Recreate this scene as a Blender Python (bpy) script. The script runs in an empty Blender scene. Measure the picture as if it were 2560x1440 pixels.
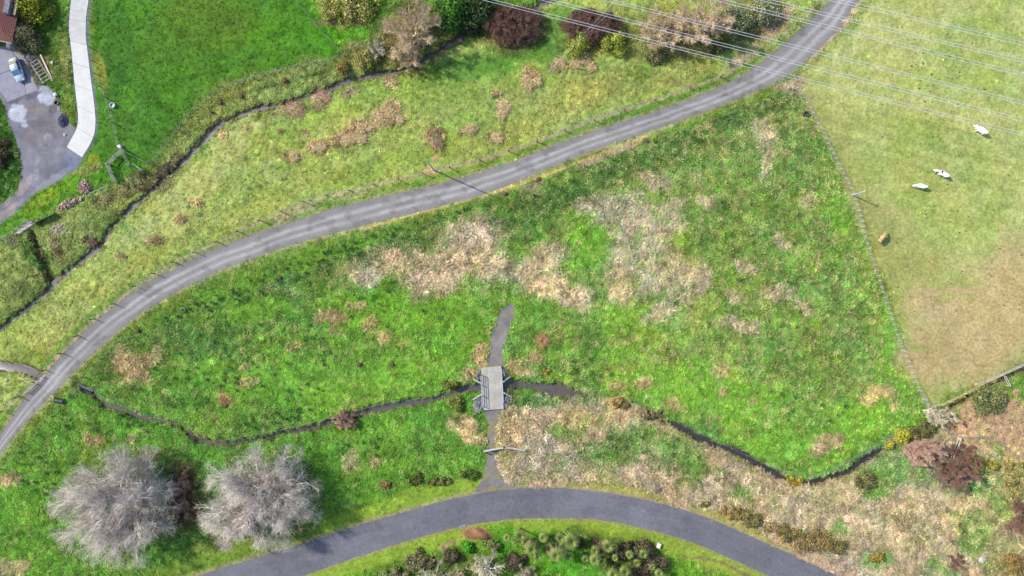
import bpy, math, random
import numpy as np
from mathutils import Vector, Matrix

# ------------------------------------------------------------------ camera, sky, sun, exposure
SC = bpy.context.scene
COL = SC.collection
FPX = 24.0/36.0*2560.0            # focal length in photo pixels
PPM = 14.0                        # photo pixels per metre on the ground
HC = FPX/PPM                      # flying height (about 122 m)
cam = bpy.data.cameras.new('camera'); cam.lens = 24; cam.sensor_width = 36; cam.clip_start = 1; cam.clip_end = 6000
camo = bpy.data.objects.new('camera', cam); COL.objects.link(camo); camo.location = (0, 0, HC); SC.camera = camo

SUN_EL = math.radians(39)
SX, SY = -0.915, 0.403            # horizontal direction towards the sun
wld = bpy.data.worlds.new('World'); SC.world = wld; wld.use_nodes = True
nt = wld.node_tree
sky = nt.nodes.new('ShaderNodeTexSky'); sky.sky_type = 'NISHITA'; sky.sun_disc = False
sky.sun_elevation = SUN_EL; sky.sun_rotation = math.atan2(SX, SY)
nt.nodes['Background'].inputs['Strength'].default_value = 0.15
nt.links.new(sky.outputs[0], nt.nodes['Background'].inputs['Color'])
sun = bpy.data.lights.new('sun', 'SUN'); sun.energy = 3.5; sun.angle = math.radians(0.9); sun.color = (1.0, 0.95, 0.87)
suno = bpy.data.objects.new('sun', sun); COL.objects.link(suno); suno.location = (-60, 30, 90)
c_ = math.cos(SUN_EL)
suno.rotation_euler = Vector((-SX*c_, -SY*c_, -math.sin(SUN_EL))).to_track_quat('-Z', 'Y').to_euler()
SC.view_settings.view_transform = 'Standard'; SC.view_settings.look = 'None'; SC.view_settings.gamma = 1
SC.view_settings.exposure = 1.55
try: SC.view_settings.use_curve_mapping = False
except Exception: pass

# ------------------------------------------------------------------ helpers
rng = np.random.default_rng(7)
random.seed(7)
F = 2.95                          # display value of a sunlit level surface / its albedo

def lin(c): 
    c = np.asarray(c, float)/255.0
    return np.where(c <= 0.04045, c/12.92, ((c+0.055)/1.055)**2.4)
def S(r, g, b): return lin((r, g, b))/F                 # photo colour -> albedo
def W(px, py, z=0.0): return ((px-1280)/FPX*(HC-z), (720-py)/FPX*(HC-z))

_lat = np.random.default_rng(99).random((8, 256, 256))
def vnoise(x, y, s, seed=0):
    L = _lat[seed % 8]; ox = seed*37.7; 
    u = x/s+ox; v = y/s+ox*1.7
    iu = np.floor(u).astype(int); iv = np.floor(v).astype(int)
    fu = u-iu; fv = v-iv; fu = fu*fu*(3-2*fu); fv = fv*fv*(3-2*fv)
    a = L[iu & 255, iv & 255]; b = L[(iu+1) & 255, iv & 255]; c = L[iu & 255, (iv+1) & 255]; d = L[(iu+1) & 255, (iv+1) & 255]
    return (a*(1-fu)+b*fu)*(1-fv)+(c*(1-fu)+d*fu)*fv
def fbm(x, y, s, o=4, seed=0):
    t = 0; a = 1; n = 0
    for i in range(o):
        t = t+a*vnoise(x, y, s, seed+i*3); n += a; a *= .55; s *= .5
    return t/n
def sstep(a, b, x):
    t = np.clip((x-a)/(b-a), 0, 1); return t*t*(3-2*t)

def link(o, parent=None):
    COL.objects.link(o)
    if parent is not None: o.parent = parent
    return o
def tag(o, label=None, cat=None, group=None, kind=None):
    if label: o['label'] = label
    if cat: o['category'] = cat
    if group: o['group'] = group
    if kind: o['kind'] = kind
    return o
def empty(name, loc=(0, 0, 0), rz=0.0):
    o = bpy.data.objects.new(name, None); o.location = loc; o.rotation_euler = (0, 0, rz); o.empty_display_size = .3
    return link(o)
def np_mesh(name, V, Fc, mat=None, attrs=None, smooth=False):
    """V (n,3); Fc (m,k) array of equal-sized faces"""
    V = np.ascontiguousarray(V, np.float32); Fc = np.ascontiguousarray(Fc, np.int32)
    me = bpy.data.meshes.new(name); m, k = Fc.shape
    me.vertices.add(len(V)); me.vertices.foreach_set('co', V.ravel())
    me.loops.add(m*k); me.loops.foreach_set('vertex_index', Fc.ravel())
    me.polygons.add(m); me.polygons.foreach_set('loop_start', np.arange(m, dtype=np.int32)*k)
    try: me.polygons.foreach_set('loop_total', np.full(m, k, np.int32))
    except Exception: pass
    me.polygons.foreach_set('use_smooth', np.full(m, bool(smooth)))
    for an, arr in (attrs or {}).items():
        arr = np.asarray(arr, np.float32)
        if arr.ndim == 2:
            a = me.attributes.new(an, 'FLOAT_COLOR', 'POINT')
            if arr.shape[1] == 3: arr = np.hstack([arr, np.ones((len(arr), 1), np.float32)])
            a.data.foreach_set('color', np.ascontiguousarray(arr).ravel())
        else:
            a = me.attributes.new(an, 'FLOAT', 'POINT'); a.data.foreach_set('value', arr)
    me.update(calc_edges=True); me.validate()
    if mat: me.materials.append(mat)
    return me
def obj(name, me, parent=None, loc=None, rot=None, scale=None):
    o = bpy.data.objects.new(name, me)
    if loc is not None: o.location = loc
    if rot is not None: o.rotation_euler = rot
    if scale is not None: o.scale = scale if hasattr(scale, '__len__') else (scale,)*3
    return link(o, parent)

class MB:
    def __init__(s): s.v = []; s.f = []
    def add(s, vs, fs):
        n = len(s.v); s.v += [tuple(p) for p in vs]; s.f += [tuple(i+n for i in f) for f in fs]
    def box(s, c, d, rz=0.0, taper=1.0, bev=0.0, tilt=None):
        x, y, z = d[0]/2, d[1]/2, d[2]/2; M = Matrix.Rotation(rz, 3, 'Z')
        if tilt: M = M @ Matrix.Rotation(tilt[0], 3, 'X') @ Matrix.Rotation(tilt[1], 3, 'Y')
        vs = []
        b = min(bev, x*.9, y*.9, z*.9)
        lv = [(-z, 1)] if b == 0 else [(-z, 1)]
        ring = lambda hx, hy, zz: [(-hx, -hy, zz), (hx, -hy, zz), (hx, hy, zz), (-hx, hy, zz)]
        if b == 0:
            P = ring(x, y, -z)+ring(x*taper, y*taper, z); fs = [(3, 2, 1, 0), (4, 5, 6, 7)]+[(i, (i+1) % 4, 4+(i+1) % 4, 4+i) for i in range(4)]
        else:
            P = ring(x, y, -z)+ring(x*taper, y*taper, z-b)+ring(x*taper-b, y*taper-b, z)
            fs = [(3, 2, 1, 0), (8, 9, 10, 11)]+[(k*4+i, k*4+(i+1) % 4, k*4+4+(i+1) % 4, k*4+4+i) for k in (0, 1) for i in range(4)]
        s.add([Vector(c)+M @ Vector(p) for p in P], fs)
    def prism(s, poly, z0, z1):
        n = len(poly)
        a = sum(poly[i][0]*poly[(i+1) % n][1]-poly[(i+1) % n][0]*poly[i][1] for i in range(n))
        if a < 0: poly = poly[::-1]
        s.add([(p[0], p[1], z0) for p in poly]+[(p[0], p[1], z1) for p in poly],
              [tuple(range(n-1, -1, -1)), tuple(range(n, 2*n))]+[(i, (i+1) % n, n+(i+1) % n, n+i) for i in range(n)])
    def tube(s, pts, r, n=6, cap=True):
        pts = [Vector(p) for p in pts]; m = len(pts)
        rs = r if hasattr(r, '__len__') else [r]*m
        vs = []
        for i, p in enumerate(pts):
            t = (pts[min(i+1, m-1)]-pts[max(i-1, 0)]).normalized()
            a = t.cross(Vector((0, 0, 1)) if abs(t.z) < .95 else Vector((1, 0, 0))).normalized(); b = t.cross(a)
            vs += [p+(a*math.cos(2*math.pi*k/n)+b*math.sin(2*math.pi*k/n))*rs[i] for k in range(n)]
        fs = [(i*n+k, i*n+(k+1) % n, (i+1)*n+(k+1) % n, (i+1)*n+k) for i in range(m-1) for k in range(n)]
        if cap: fs += [tuple(range(n))[::-1], tuple((m-1)*n+k for k in range(n))]
        s.add(vs, fs)
    def lathe(s, prof, n=16, c=(0, 0, 0)):
        vs = [(c[0]+r*math.cos(2*math.pi*k/n), c[1]+r*math.sin(2*math.pi*k/n), c[2]+z) for r, z in prof for k in range(n)]
        fs = [(i*n+k, i*n+(k+1) % n, (i+1)*n+(k+1) % n, (i+1)*n+k) for i in range(len(prof)-1) for k in range(n)]
        s.add(vs, fs)
    def mesh(s, name, mat=None, smooth=False):
        me = bpy.data.meshes.new(name); me.from_pydata(s.v, [], s.f); me.update()
        if mat: me.materials.append(mat)
        if smooth: me.polygons.foreach_set('use_smooth', [True]*len(me.polygons))
        return me
    def build(s, name, mat=None, parent=None, loc=None, rot=None, smooth=False):
        return obj(name, s.mesh(name, mat, smooth), parent, loc, rot)

# ------------------------------------------------------------------ materials
def mat(name, col, rough=.9, var=.18, scale=3.0, col2=None, bump=0.0, attr=None, inst=False, detail=6, spec=.2, metal=0.0, coat=0.0, fine=None, trans=0.0):
    """procedural material: base colour (constant or attribute) broken up by two noise scales"""
    m = bpy.data.materials.new(name); m.use_nodes = True; n = m.node_tree.nodes; l = m.node_tree.links
    b = n['Principled BSDF']; b.inputs['Roughness'].default_value = rough; b.inputs['Specular IOR Level'].default_value = spec
    b.inputs['Metallic'].default_value = metal; b.inputs['Coat Weight'].default_value = coat
    tc = n.new('ShaderNodeTexCoord')
    no = n.new('ShaderNodeTexNoise'); no.inputs['Scale'].default_value = scale; no.inputs['Detail'].default_value = detail; no.inputs['Roughness'].default_value = .65
    l.new(tc.outputs['Object'], no.inputs['Vector'])
    if attr:
        a = n.new('ShaderNodeAttribute'); a.attribute_name = attr
        if inst: a.attribute_type = 'INSTANCER'
        base = a.outputs['Color']
    else:
        r = n.new('ShaderNodeMix'); r.data_type = 'RGBA'
        r.inputs[6].default_value = (*col, 1); r.inputs[7].default_value = (*(col2 if col2 is not None else col), 1)
        cr = n.new('ShaderNodeMapRange'); cr.inputs[1].default_value = .35; cr.inputs[2].default_value = .65
        l.new(no.outputs[0], cr.inputs[0]); l.new(cr.outputs[0], r.inputs[0]); base = r.outputs[2]
    mr = n.new('ShaderNodeMapRange'); mr.inputs[1].default_value = .25; mr.inputs[2].default_value = .75
    mr.inputs[3].default_value = 1-var; mr.inputs[4].default_value = 1+var
    no2 = n.new('ShaderNodeTexNoise'); no2.inputs['Scale'].default_value = fine if fine else scale*4.3; no2.inputs['Detail'].default_value = 5
    l.new(tc.outputs['Object'], no2.inputs['Vector'])
    l.new(no2.outputs[0], mr.inputs[0])
    mu = n.new('ShaderNodeVectorMath'); mu.operation = 'SCALE'
    l.new(base, mu.inputs[0]); l.new(mr.outputs[0], mu.inputs['Scale']); l.new(mu.outputs[0], b.inputs['Base Color'])
    if bump > 0:
        bp = n.new('ShaderNodeBump'); bp.inputs['Strength'].default_value = bump; bp.inputs['Distance'].default_value = .05
        l.new(no2.outputs[0], bp.inputs['Height']); l.new(bp.outputs[0], b.inputs['Normal'])
    if trans > 0:
        tr = n.new('ShaderNodeBsdfTranslucent'); ms = n.new('ShaderNodeMixShader'); ms.inputs[0].default_value = trans
        l.new(mu.outputs[0], tr.inputs['Color']); l.new(b.outputs[0], ms.inputs[1]); l.new(tr.outputs[0], ms.inputs[2])
        l.new(ms.outputs[0], n['Material Output'].inputs['Surface'])
    return m

# ------------------------------------------------------------------ photo tracings (pixels of the 2560 x 1440 photograph)
ASPH = [((-100,1640),(-20,1720)),((300,1503),(380,1590)),((500,1437),(600,1497)),((650,1390),(760,1440)),((800,1345),(870,1400)),((900,1310),(985,1363)),
 ((1000,1282),(1060,1340)),((1100,1253),(1130,1322)),((1190,1233),(1205,1307)),((1280,1221),(1285,1298)),((1400,1219),(1395,1295)),((1500,1229),(1480,1298)),
 ((1600,1245),(1560,1310)),((1700,1270),(1640,1329)),((1800,1305),(1735,1357)),((1900,1350),(1825,1396)),((2000,1395),(1920,1440)),((2100,1442),(2020,1492)),((2300,1545),(2220,1600)),((2600,1700),(2520,1760))]
GR_N = [(-130,1260),(0,1088),(30,1043),(65,990),(100,945),(140,903),(190,850),(250,792),(310,747),(370,707),(440,667),(520,630),(600,597),(680,570),(760,545),(850,517),(960,491),(1060,470),(1180,437),(1280,405),(1400,357),(1500,322),(1600,290),(1720,250),(1800,217),(1860,186),(1900,160),(1945,122),(1985,87),(2030,47),(2070,8),(2160,-90)]
GR_S = [(-80,1240),(0,1137),(60,1062),(120,997),(170,945),(200,915),(250,868),(310,815),(370,772),(440,731),(520,692),(600,657),(700,622),(800,592),(900,567),(1000,542),(1100,517),(1200,490),(1300,452),(1380,418),(1480,377),(1600,337),(1700,302),(1800,265),(1900,225),(1960,195),(2020,150),(2060,112),(2110,60),(2140,12),(2220,-80)]
DRV_L = [(184,-60),(178,0),(174,40),(172,75),(178,120),(185,200),(192,262),(196,295),(192,322),(172,358),(167,368)]
DRV_R = [(228,-60),(222,0),(216,38),(214,88),(220,138),(227,200),(234,250),(239,300),(237,332),(226,360),(205,394)]
YARD = [(0,210),(22,238),(86,212),(118,208),(138,232),(142,260),(168,300),(188,322),(205,340),(214,372),(206,398),(196,420),(150,452),(100,482),(50,522),(0,562),(-60,600),(-60,560),(0,510),(40,478),(52,450),(50,405),(38,350),(18,290),(0,250),(-40,240),(-40,205)]
PATH = [(1268,758),(1292,762),(1286,800),(1272,835),(1262,870),(1256,918),(1212,920),(1222,880),(1226,840),(1240,800),(1252,770)]
PATH2 = [(1212,1020),(1256,1020),(1250,1060),(1248,1120),(1250,1165),(1262,1195),(1300,1224),(1180,1236),(1205,1195),(1216,1150),(1216,1080)]
CRK_U = [(1420,-20,5),(1310,20,6),(1200,62,6),(1150,88,7),(1110,115,7),(1060,145,7),(1020,166,7),(985,180,8),(940,180,7),(900,190,7),(850,203,7),(800,225,7),(750,240,6),(700,257,6),(640,267,8),(590,285,7),(540,308,8),(500,345,8),(470,385,7),(430,420,7),(385,465,7),(355,490,8),(310,530,6),(265,580,5),(240,620,11),(190,655,9),(150,685,6),(115,720,5),(60,770,6),(20,800,7),(-30,840,7),(-120,920,7)]
CRK_C = [(-120,905,8),(-20,916,8),(30,920,9),(70,928,9),(98,946,6)]
CRK_L = [(206,972,7),(232,985,6),(245,1005,7),(265,1018,8),(300,1025,7),(340,1043,7),(400,1056,6),(432,1060,4),(460,1076,6),(490,1100,7),(520,1110,7),(560,1112,6),(640,1100,6),(700,1085,6),(780,1072,6),(830,1055,7),(890,1035,8),(940,1022,9),(1020,1009,8),(1080,1001,6),(1130,985,8),(1180,968,10),(1230,962,13),(1280,960,12),(1330,966,9),(1370,972,13),(1400,977,22),(1425,981,19),(1442,983,8),(1450,984,3),
 (1480,992,3),(1540,1010,3),(1600,1035,3),(1660,1052,4),(1690,1062,8),(1720,1078,9),(1755,1098,10),(1790,1114,10),(1850,1132,10),(1890,1156,9),(1920,1176,9),(1960,1197,8),(2010,1211,9),(2060,1204,9),(2110,1188,9),(2140,1170,9),(2165,1150,10),(2190,1134,11),(2215,1124,5),(2260,1108,4),(2330,1060,3),(2385,1018,4),(2430,990,4),(2520,945,4),(2640,880,4)]
def resample(P, n):
    P = np.asarray(P, float); d = np.r_[0, np.cumsum(np.hypot(np.diff(P[:, 0]), np.diff(P[:, 1])))]
    t = np.linspace(0, d[-1], n)
    out = np.stack([np.interp(t, d, P[:, k]) for k in range(P.shape[1])], 1)
    for _ in range(2):
        q = out.copy(); q[1:-1] = (out[:-2]+2*out[1:-1]+out[2:])/4; out = q
    return out
def smooth_line(P, step_px=8):
    P = np.asarray(P, float); L = np.hypot(np.diff(P[:, 0]), np.diff(P[:, 1])).sum(); n = max(4, int(L/step_px))
    out = resample(P, n)
    for _ in range(4):
        q = out.copy(); q[1:-1] = (out[:-2]+2*out[1:-1]+out[2:])/4; out = q
    return out
# ------------------------------------------------------------------ the ground: one sheet, heights and albedo zones computed on a grid
STEP = .22
gx = np.arange(-104, 104.01, STEP); gy = np.arange(-60, 60.01, STEP)
NX, NY = len(gx), len(gy)
GX, GY = np.meshgrid(gx, gy)                       # (NY,NX)
PX = 1280+PPM*GX; PY = 720-PPM*GY
w1 = fbm(GX, GY, 4.0, 4, 1)-.5; w2 = fbm(GX, GY, 4.0, 4, 2)-.5
f1 = fbm(GX, GY, .9, 3, 3)-.5; f2 = fbm(GX, GY, .9, 3, 5)-.5
WX = PX+w1*60+f1*16; WY = PY+w2*60+f2*16           # warped picture coordinates: organic edges
WX2 = PX+w1*14+f1*9; WY2 = PY+w2*14+f2*9           # lightly warped
nz_b = fbm(GX, GY, 1.1, 3, 6)                      # break-up noise
nz_c = fbm(GX, GY, 2.6, 4, 7)
nz_l = fbm(GX, GY, 14.0, 4, 4)
th_ = (fbm(GX, GY, 9, 2, 41)-.5)*2.2+.9; nz_s = .5*fbm(GX*np.cos(th_)*.5+GY*np.sin(th_)*.5, (GY*np.cos(th_)-GX*np.sin(th_))*1.5, 1.0, 3, 43)+.5*nz_b   # streaky break-up of lodged grass
nz_f = fbm(GX, GY, .55, 2, 2)

def dist_line(P, pad=160):
    """distance in px to a polyline and interpolated third value"""
    P = np.asarray(P, float); D = np.full(PX.shape, 1e4); Wd = np.zeros(PX.shape)
    for a, b in zip(P[:-1], P[1:]):
        i0 = np.searchsorted(gx, (min(a[0], b[0])-pad-1280)/PPM); i1 = np.searchsorted(gx, (max(a[0], b[0])+pad-1280)/PPM)
        j0 = np.searchsorted(gy, (720-max(a[1], b[1])-pad)/PPM); j1 = np.searchsorted(gy, (720-min(a[1], b[1])+pad)/PPM)
        if i1 <= i0 or j1 <= j0: continue
        x = PX[j0:j1, i0:i1]; y = PY[j0:j1, i0:i1]
        d = b[:2]-a[:2]; t = np.clip(((x-a[0])*d[0]+(y-a[1])*d[1])/(d@d+1e-9), 0, 1)
        q = np.hypot(x-a[0]-t*d[0], y-a[1]-t*d[1]); s = q < D[j0:j1, i0:i1]
        D[j0:j1, i0:i1][s] = q[s]
        if len(a) > 2: Wd[j0:j1, i0:i1][s] = (a[2]+t*(b[2]-a[2]))[s]
    return D, Wd
def inside(P, x, y):
    P = np.asarray(P, float); m = np.zeros(x.shape, bool)
    for a, b in zip(P, np.roll(P, -1, 0)):
        if a[1] == b[1]: continue
        c = ((a[1] > y) != (b[1] > y)) & (x < (b[0]-a[0])*(y-a[1])/(b[1]-a[1])+a[0]); m ^= c
    return m
def blur(A, k):
    if k < 1: return A
    for ax in (0, 1):
        pad = [(0, 0), (0, 0)]; pad[ax] = (k+1, k)
        c = np.cumsum(np.pad(A, pad, 'edge'), ax); n = A.shape[ax]
        A = (np.take(c, np.arange(2*k+1, n+2*k+1), ax)-np.take(c, np.arange(0, n), ax))/(2*k+1)
    return A

C = np.zeros((NY, NX, 3)); R = np.full((NY, NX), .5)      # albedo and roughness (tussockiness)
def put(m, col, rough=None):
    global C, R
    C = C*(1-m[..., None])+np.asarray(col)*m[..., None]
    if rough is not None: R = R*(1-m)+rough*m
def poly(P, col, soft=2, k=1.0, rough=None, warp=1):
    x, y = (WX, WY) if warp == 1 else (WX2, WY2) if warp == 2 else (PX, PY)
    put(blur(inside(P, x, y).astype(float), soft)*k, col, rough)
def ell(cx, cy, rx, ry, col, k=1.0, ang=0.0, soft=.35, brk=0.0, rough=None, warp=1):
    ext = max(rx, ry)*1.9+60
    i0 = max(0, np.searchsorted(gx, (cx-ext-1280)/PPM)); i1 = np.searchsorted(gx, (cx+ext-1280)/PPM)
    j0 = max(0, np.searchsorted(gy, (720-cy-ext)/PPM)); j1 = np.searchsorted(gy, (720-cy+ext)/PPM)
    if i1 <= i0 or j1 <= j0: return
    sl = (slice(j0, j1), slice(i0, i1))
    x, y = (WX, WY) if warp == 1 else (WX2, WY2) if warp == 2 else (PX, PY)
    c, s = math.cos(math.radians(ang)), math.sin(math.radians(ang))
    dx = x[sl]-cx; dy = y[sl]-cy
    d = np.hypot((dx*c+dy*s)/rx, (-dx*s+dy*c)/ry)
    m = 1-sstep(1-soft, 1+soft, d)
    if brk > 0: m = m*(1-brk+brk*sstep(.44, .58, nz_s[sl]+(m-.6)*.22))
    m = m*k
    C[sl] = C[sl]*(1-m[..., None])+np.asarray(col)*m[..., None]
    if rough is not None: R[sl] = R[sl]*(1-m)+rough*m

MEADOW = S(164,181,90); LUSH = S(116,162,58); BRIGHT = S(124,176,52); DEEP = S(84,130,50); FIELD = S(82,130,42); DRY = S(206,180,150); DRY2 = S(176,150,112); STRAW = S(204,186,122)
OLIVE = S(122,132,62); PADD = S(187,191,114); TAN = S(190,174,118); BROWN = S(120,92,66); DARKG = S(52,90,34)
C[:] = S(108,150,52)
# --- paddock, meadow and field zones
poly([(-400,900),(0,820),(120,715),(250,600),(430,430),(600,290),(800,240),(980,195),(1110,130),(1300,40),(1500,-200),(2300,-200),(2060,0),(1900,150),(1200,430),(700,560),(420,670),(120,900),(0,1080),(-400,1300)], MEADOW, 3, rough=.38)
poly([(225,-200),(225,0),(215,90),(240,320),(205,400),(385,402),(480,275),(560,216),(862,140),(740,0),(700,-200)], FIELD, 2, rough=.3)
poly([(740,-200),(742,0),(862,138),(960,90),(990,60),(985,-200)], S(104,166,36), 2, rough=.5)
poly([(385,402),(480,275),(560,216),(862,140),(960,90),(1000,150),(960,180),(850,203),(700,257),(590,285),(500,345),(430,425),(380,465),(300,530),(230,610),(120,700),(0,800),(-200,900),(-200,640),(0,592),(140,535),(270,470),(300,440)], S(160,172,92), 7, rough=.5)
poly([(-200,640),(0,585),(140,525),(260,465),(290,462),(205,400),(150,455),(60,520),(0,562),(-200,690)], S(102,156,40), 2, rough=.4)
poly([(52,-200),(60,40),(110,180),(150,280),(185,330),(196,295),(184,200),(172,80),(178,-200)], S(98,132,46), 2, rough=.5)
poly([(-200,230),(0,235),(24,300),(44,360),(55,420),(45,465),(0,505),(-200,600)], S(62,104,34), 3, rough=.6)
poly([(0,1060),(290,860),(1990,225),(2010,250),(2150,560),(2290,945),(2310,1010),(2260,1080),(2030,1200),(1900,1150),(1680,1052),(1440,985),(1250,960),(1050,1008),(830,1060),(520,1112),(300,1028),(210,975),(150,1010),(0,1170)], LUSH, 3, rough=.7)
poly([(2080,0),(1990,220),(2060,350),(2150,555),(2290,945),(2325,1030),(2520,935),(2700,860),(2900,-200),(2180,-200)], PADD, 2, rough=.16)
poly([(-300,1400),(0,1150),(200,980),(440,1065),(520,1115),(830,1060),(1050,1010),(1200,965),(1225,1110),(1200,1170),(1080,1235),(800,1345),(500,1437),(300,1503),(-300,1640)], S(108,158,54), 3, rough=.7)
poly([(1225,1000),(1450,985),(1680,1055),(1900,1155),(2030,1205),(2260,1100),(2400,1060),(2700,1300),(2700,1800),(2300,1550),(2000,1395),(1800,1305),(1600,1245),(1400,1220),(1262,1215),(1230,1120)], S(180,162,128), 3, rough=.95)
poly([(-100,1720),(600,1497),(760,1440),(985,1363),(1130,1322),(1285,1298),(1480,1298),(1640,1329),(1825,1396),(2020,1492),(2300,1660),(2300,2000),(-100,2000)], S(112,158,44), 3, rough=.5)

# --- main paddock: mottled greens, darker towards the east and along the north edge
M_main = blur(inside([(0,1060),(290,860),(1990,225),(2010,250),(2150,560),(2290,945),(2310,1010),(2260,1080),(2030,1200),(1680,1052),(1440,985),(1250,960),(1050,1008),(830,1060),(520,1112),(210,975)], WX2, WY2).astype(float), 2)
east = sstep(1150, 1750, PX)*sstep(1150, 850, PY)
put(M_main*sstep(.35, .6, nz_l)*(.35+.4*east)*.8, S(112,156,60))
put(M_main*east*.5, S(130,164,72), .8)
put(M_main*sstep(.52, .64, nz_c)*(.22+.25*east), S(94,138,60))
put(M_main*sstep(.54, .66, fbm(GX, GY, 3.2, 4, 11))*.55, S(134,178,46))
edge_d, _ = dist_line([(290,860),(1990,225)])
put(M_main*sstep(150, 20, edge_d+w1*90)*.6, S(98,132,60), .95)
put(M_main*sstep(.50, .60, fbm(GX, GY, 1.6, 3, 13))*sstep(180, 60, edge_d)*.5, S(76,112,54), 1)
# scattered straw heads over the eastern half
put(M_main*east*sstep(.50, .60, fbm(GX, GY, .8, 3, 17))*.42, S(172,166,96))
put(M_main*sstep(.60, .68, fbm(GX, GY, .7, 3, 18))*.45, S(182,164,112))
for a in [(560,960,150,80),(760,980,140,70),(1000,950,120,60),(620,770,120,40),(1050,780,160,50),(1460,640,60,45),(1470,590,60,60),(1700,960,170,50),(1840,1000,150,40),(1520,790,50,50),(1600,800,50,40),(2230,850,30,90),(2250,980,40,50),(2140,1060,110,60),(1960,1120,140,50),(2100,540,40,50),(1330,750,60,50),(1540,880,80,20)]:
    ell(*a, BRIGHT, .75, rough=.4, brk=.35)
for a in [(1010,720,150,40),(930,760,150,60),(1160,860,100,60)]: ell(*a, S(116,170,44), .6, rough=.6, brk=.3)
for a in [(500,850,140,60),(430,980,120,50),(640,1010,130,40),(1330,880,90,50),(1440,830,90,60),(1900,760,130,90),(2010,640,110,110),(1800,600,100,90),(1960,480,90,90),(2120,780,60,120),(2050,900,140,70),(1250,560,120,30),(1440,480,140,40),(1650,400,150,40)]:
    ell(*a, S(90,134,54), .4, brk=.5, rough=.9)
# dry lodged grass
for a in [(1195,610,80,55,-20),(1220,660,70,45,20),(1110,670,70,55,0),(1080,710,80,35,0),(960,665,100,36,-18),(1150,580,60,30,-20),(1330,690,46,44,30),(1390,715,60,44,30),(1440,742,58,28,20),(1370,640,40,30,0)]:
    ell(*a[:4], DRY, .88, ang=a[4], soft=.5, brk=.6, rough=1)
for a in [(1500,515,46,34,0),(1560,520,60,42,0),(1640,455,44,24,0),(1600,560,50,50,50),(1545,570,50,30,40),(1660,560,40,50,40),(1640,620,60,40,20),(1600,690,70,50,0),(1560,740,46,34,0),(1680,690,70,50,0),(1740,700,40,40,-40),(1650,785,46,22,-20),(1690,740,40,30,0),(1560,640,40,50,0),(1910,330,18,36,10),(1918,390,15,60,5),(1900,300,20,16,0),(1810,812,40,14,10),(1870,820,36,14,0),(1950,600,16,20,0),(2015,505,14,30,10),(1945,740,60,20,-15),(2000,770,30,14,0),(1860,660,30,14,0),(2048,660,10,16,0),(1780,500,24,14,0),(1740,440,20,14,0),(1700,520,26,18,0),(1850,740,30,20,0),(1460,500,20,16,0)]:
    ell(*a[:4], S(194,173,143), .84, ang=a[4], soft=.55, brk=.88, rough=.95)
for a in [(330,910,40,44,30),(385,890,34,22,0),(345,950,40,24,0),(300,880,28,24,0),(835,795,30,14,0),(850,828,16,10,0),(800,800,12,8,0),(930,815,22,18,0),(965,845,16,14,0),(890,760,20,12,0),(735,862,15,12,-20),(1195,900,22,40,10),(1180,940,26,14,0),(420,985,12,8,0),(610,905,10,8,0),(620,950,24,10,0),(560,1000,14,10,0),(1310,930,40,14,0),(1340,890,20,10,0),(1560,960,30,12,-10),(1610,965,16,12,0),(1800,925,20,20,0),(1700,1010,20,12,0),(1290,900,20,16,0),(2195,985,40,16,0),(2230,1010,20,12,0),(2170,1000,16,10,0),(2080,1110,40,26,-20),(2060,1130,20,12,0),(1610,960,14,12,0),(1790,975,10,10,0),(1880,1010,10,8,0),(2320,1150,20,8,0)]:
    ell(*a[:4], S(188,160,118), .85, ang=a[4], brk=.5, rough=1)

# --- meadow between creek and gravel road
Mm = blur(inside([(-400,900),(0,820),(120,715),(250,600),(430,430),(600,290),(800,240),(980,195),(1110,130),(1300,40),(1500,-200),(2300,-200),(2060,0),(1900,150),(1200,430),(700,560),(420,670),(120,900),(0,1080),(-400,1300)], WX2, WY2).astype(float), 2)
put(Mm*sstep(.45, .65, nz_l)*.5, S(160,174,84))
put(Mm*sstep(.50, .62, nz_c)*.45, S(180,182,108))
put(Mm*sstep(.56, .66, nz_b)*.35, S(118,144,64))
for a in [(900,240,200,40,-15),(1100,210,180,50,0),(1300,170,120,50,0),(700,330,90,26,-15),(1180,330,140,50,-15),(950,420,180,26,-15)]: ell(*a[:4], S(146,172,70), .6, ang=a[4], rough=.35)
for a in [(1180,170,130,36,-10),(1300,120,60,40,0),(1380,110,50,60,30),(1420,40,60,40,0)]: ell(*a[:4], S(88,142,48), .75, ang=a[4], rough=.3)
for a in [(560,360,70,40,-30),(470,470,90,46,-30),(420,560,80,40,-30),(650,300,70,22,-20),(520,440,40,30,0),(350,580,60,30,-30)]: ell(*a[:4], S(176,178,108), .65, ang=a[4], brk=.3, rough=.3)
for a in [(1450,240,120,36,-22),(1560,200,120,34,-22),(1380,300,140,26,-25),(1700,190,90,24,-25),(1250,330,80,24,-20),(150,800,90,60,-40),(100,870,60,40,-40),(300,700,90,36,-35)]: ell(*a[:4], S(172,172,92), .55, ang=a[4], brk=.25, rough=.45)
for a in [(330,860,30,20,0),(60,900,60,30,-30),(1640,170,90,20,-20)]: ell(*a[:4], S(118,150,50), .6, ang=a[4])
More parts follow.
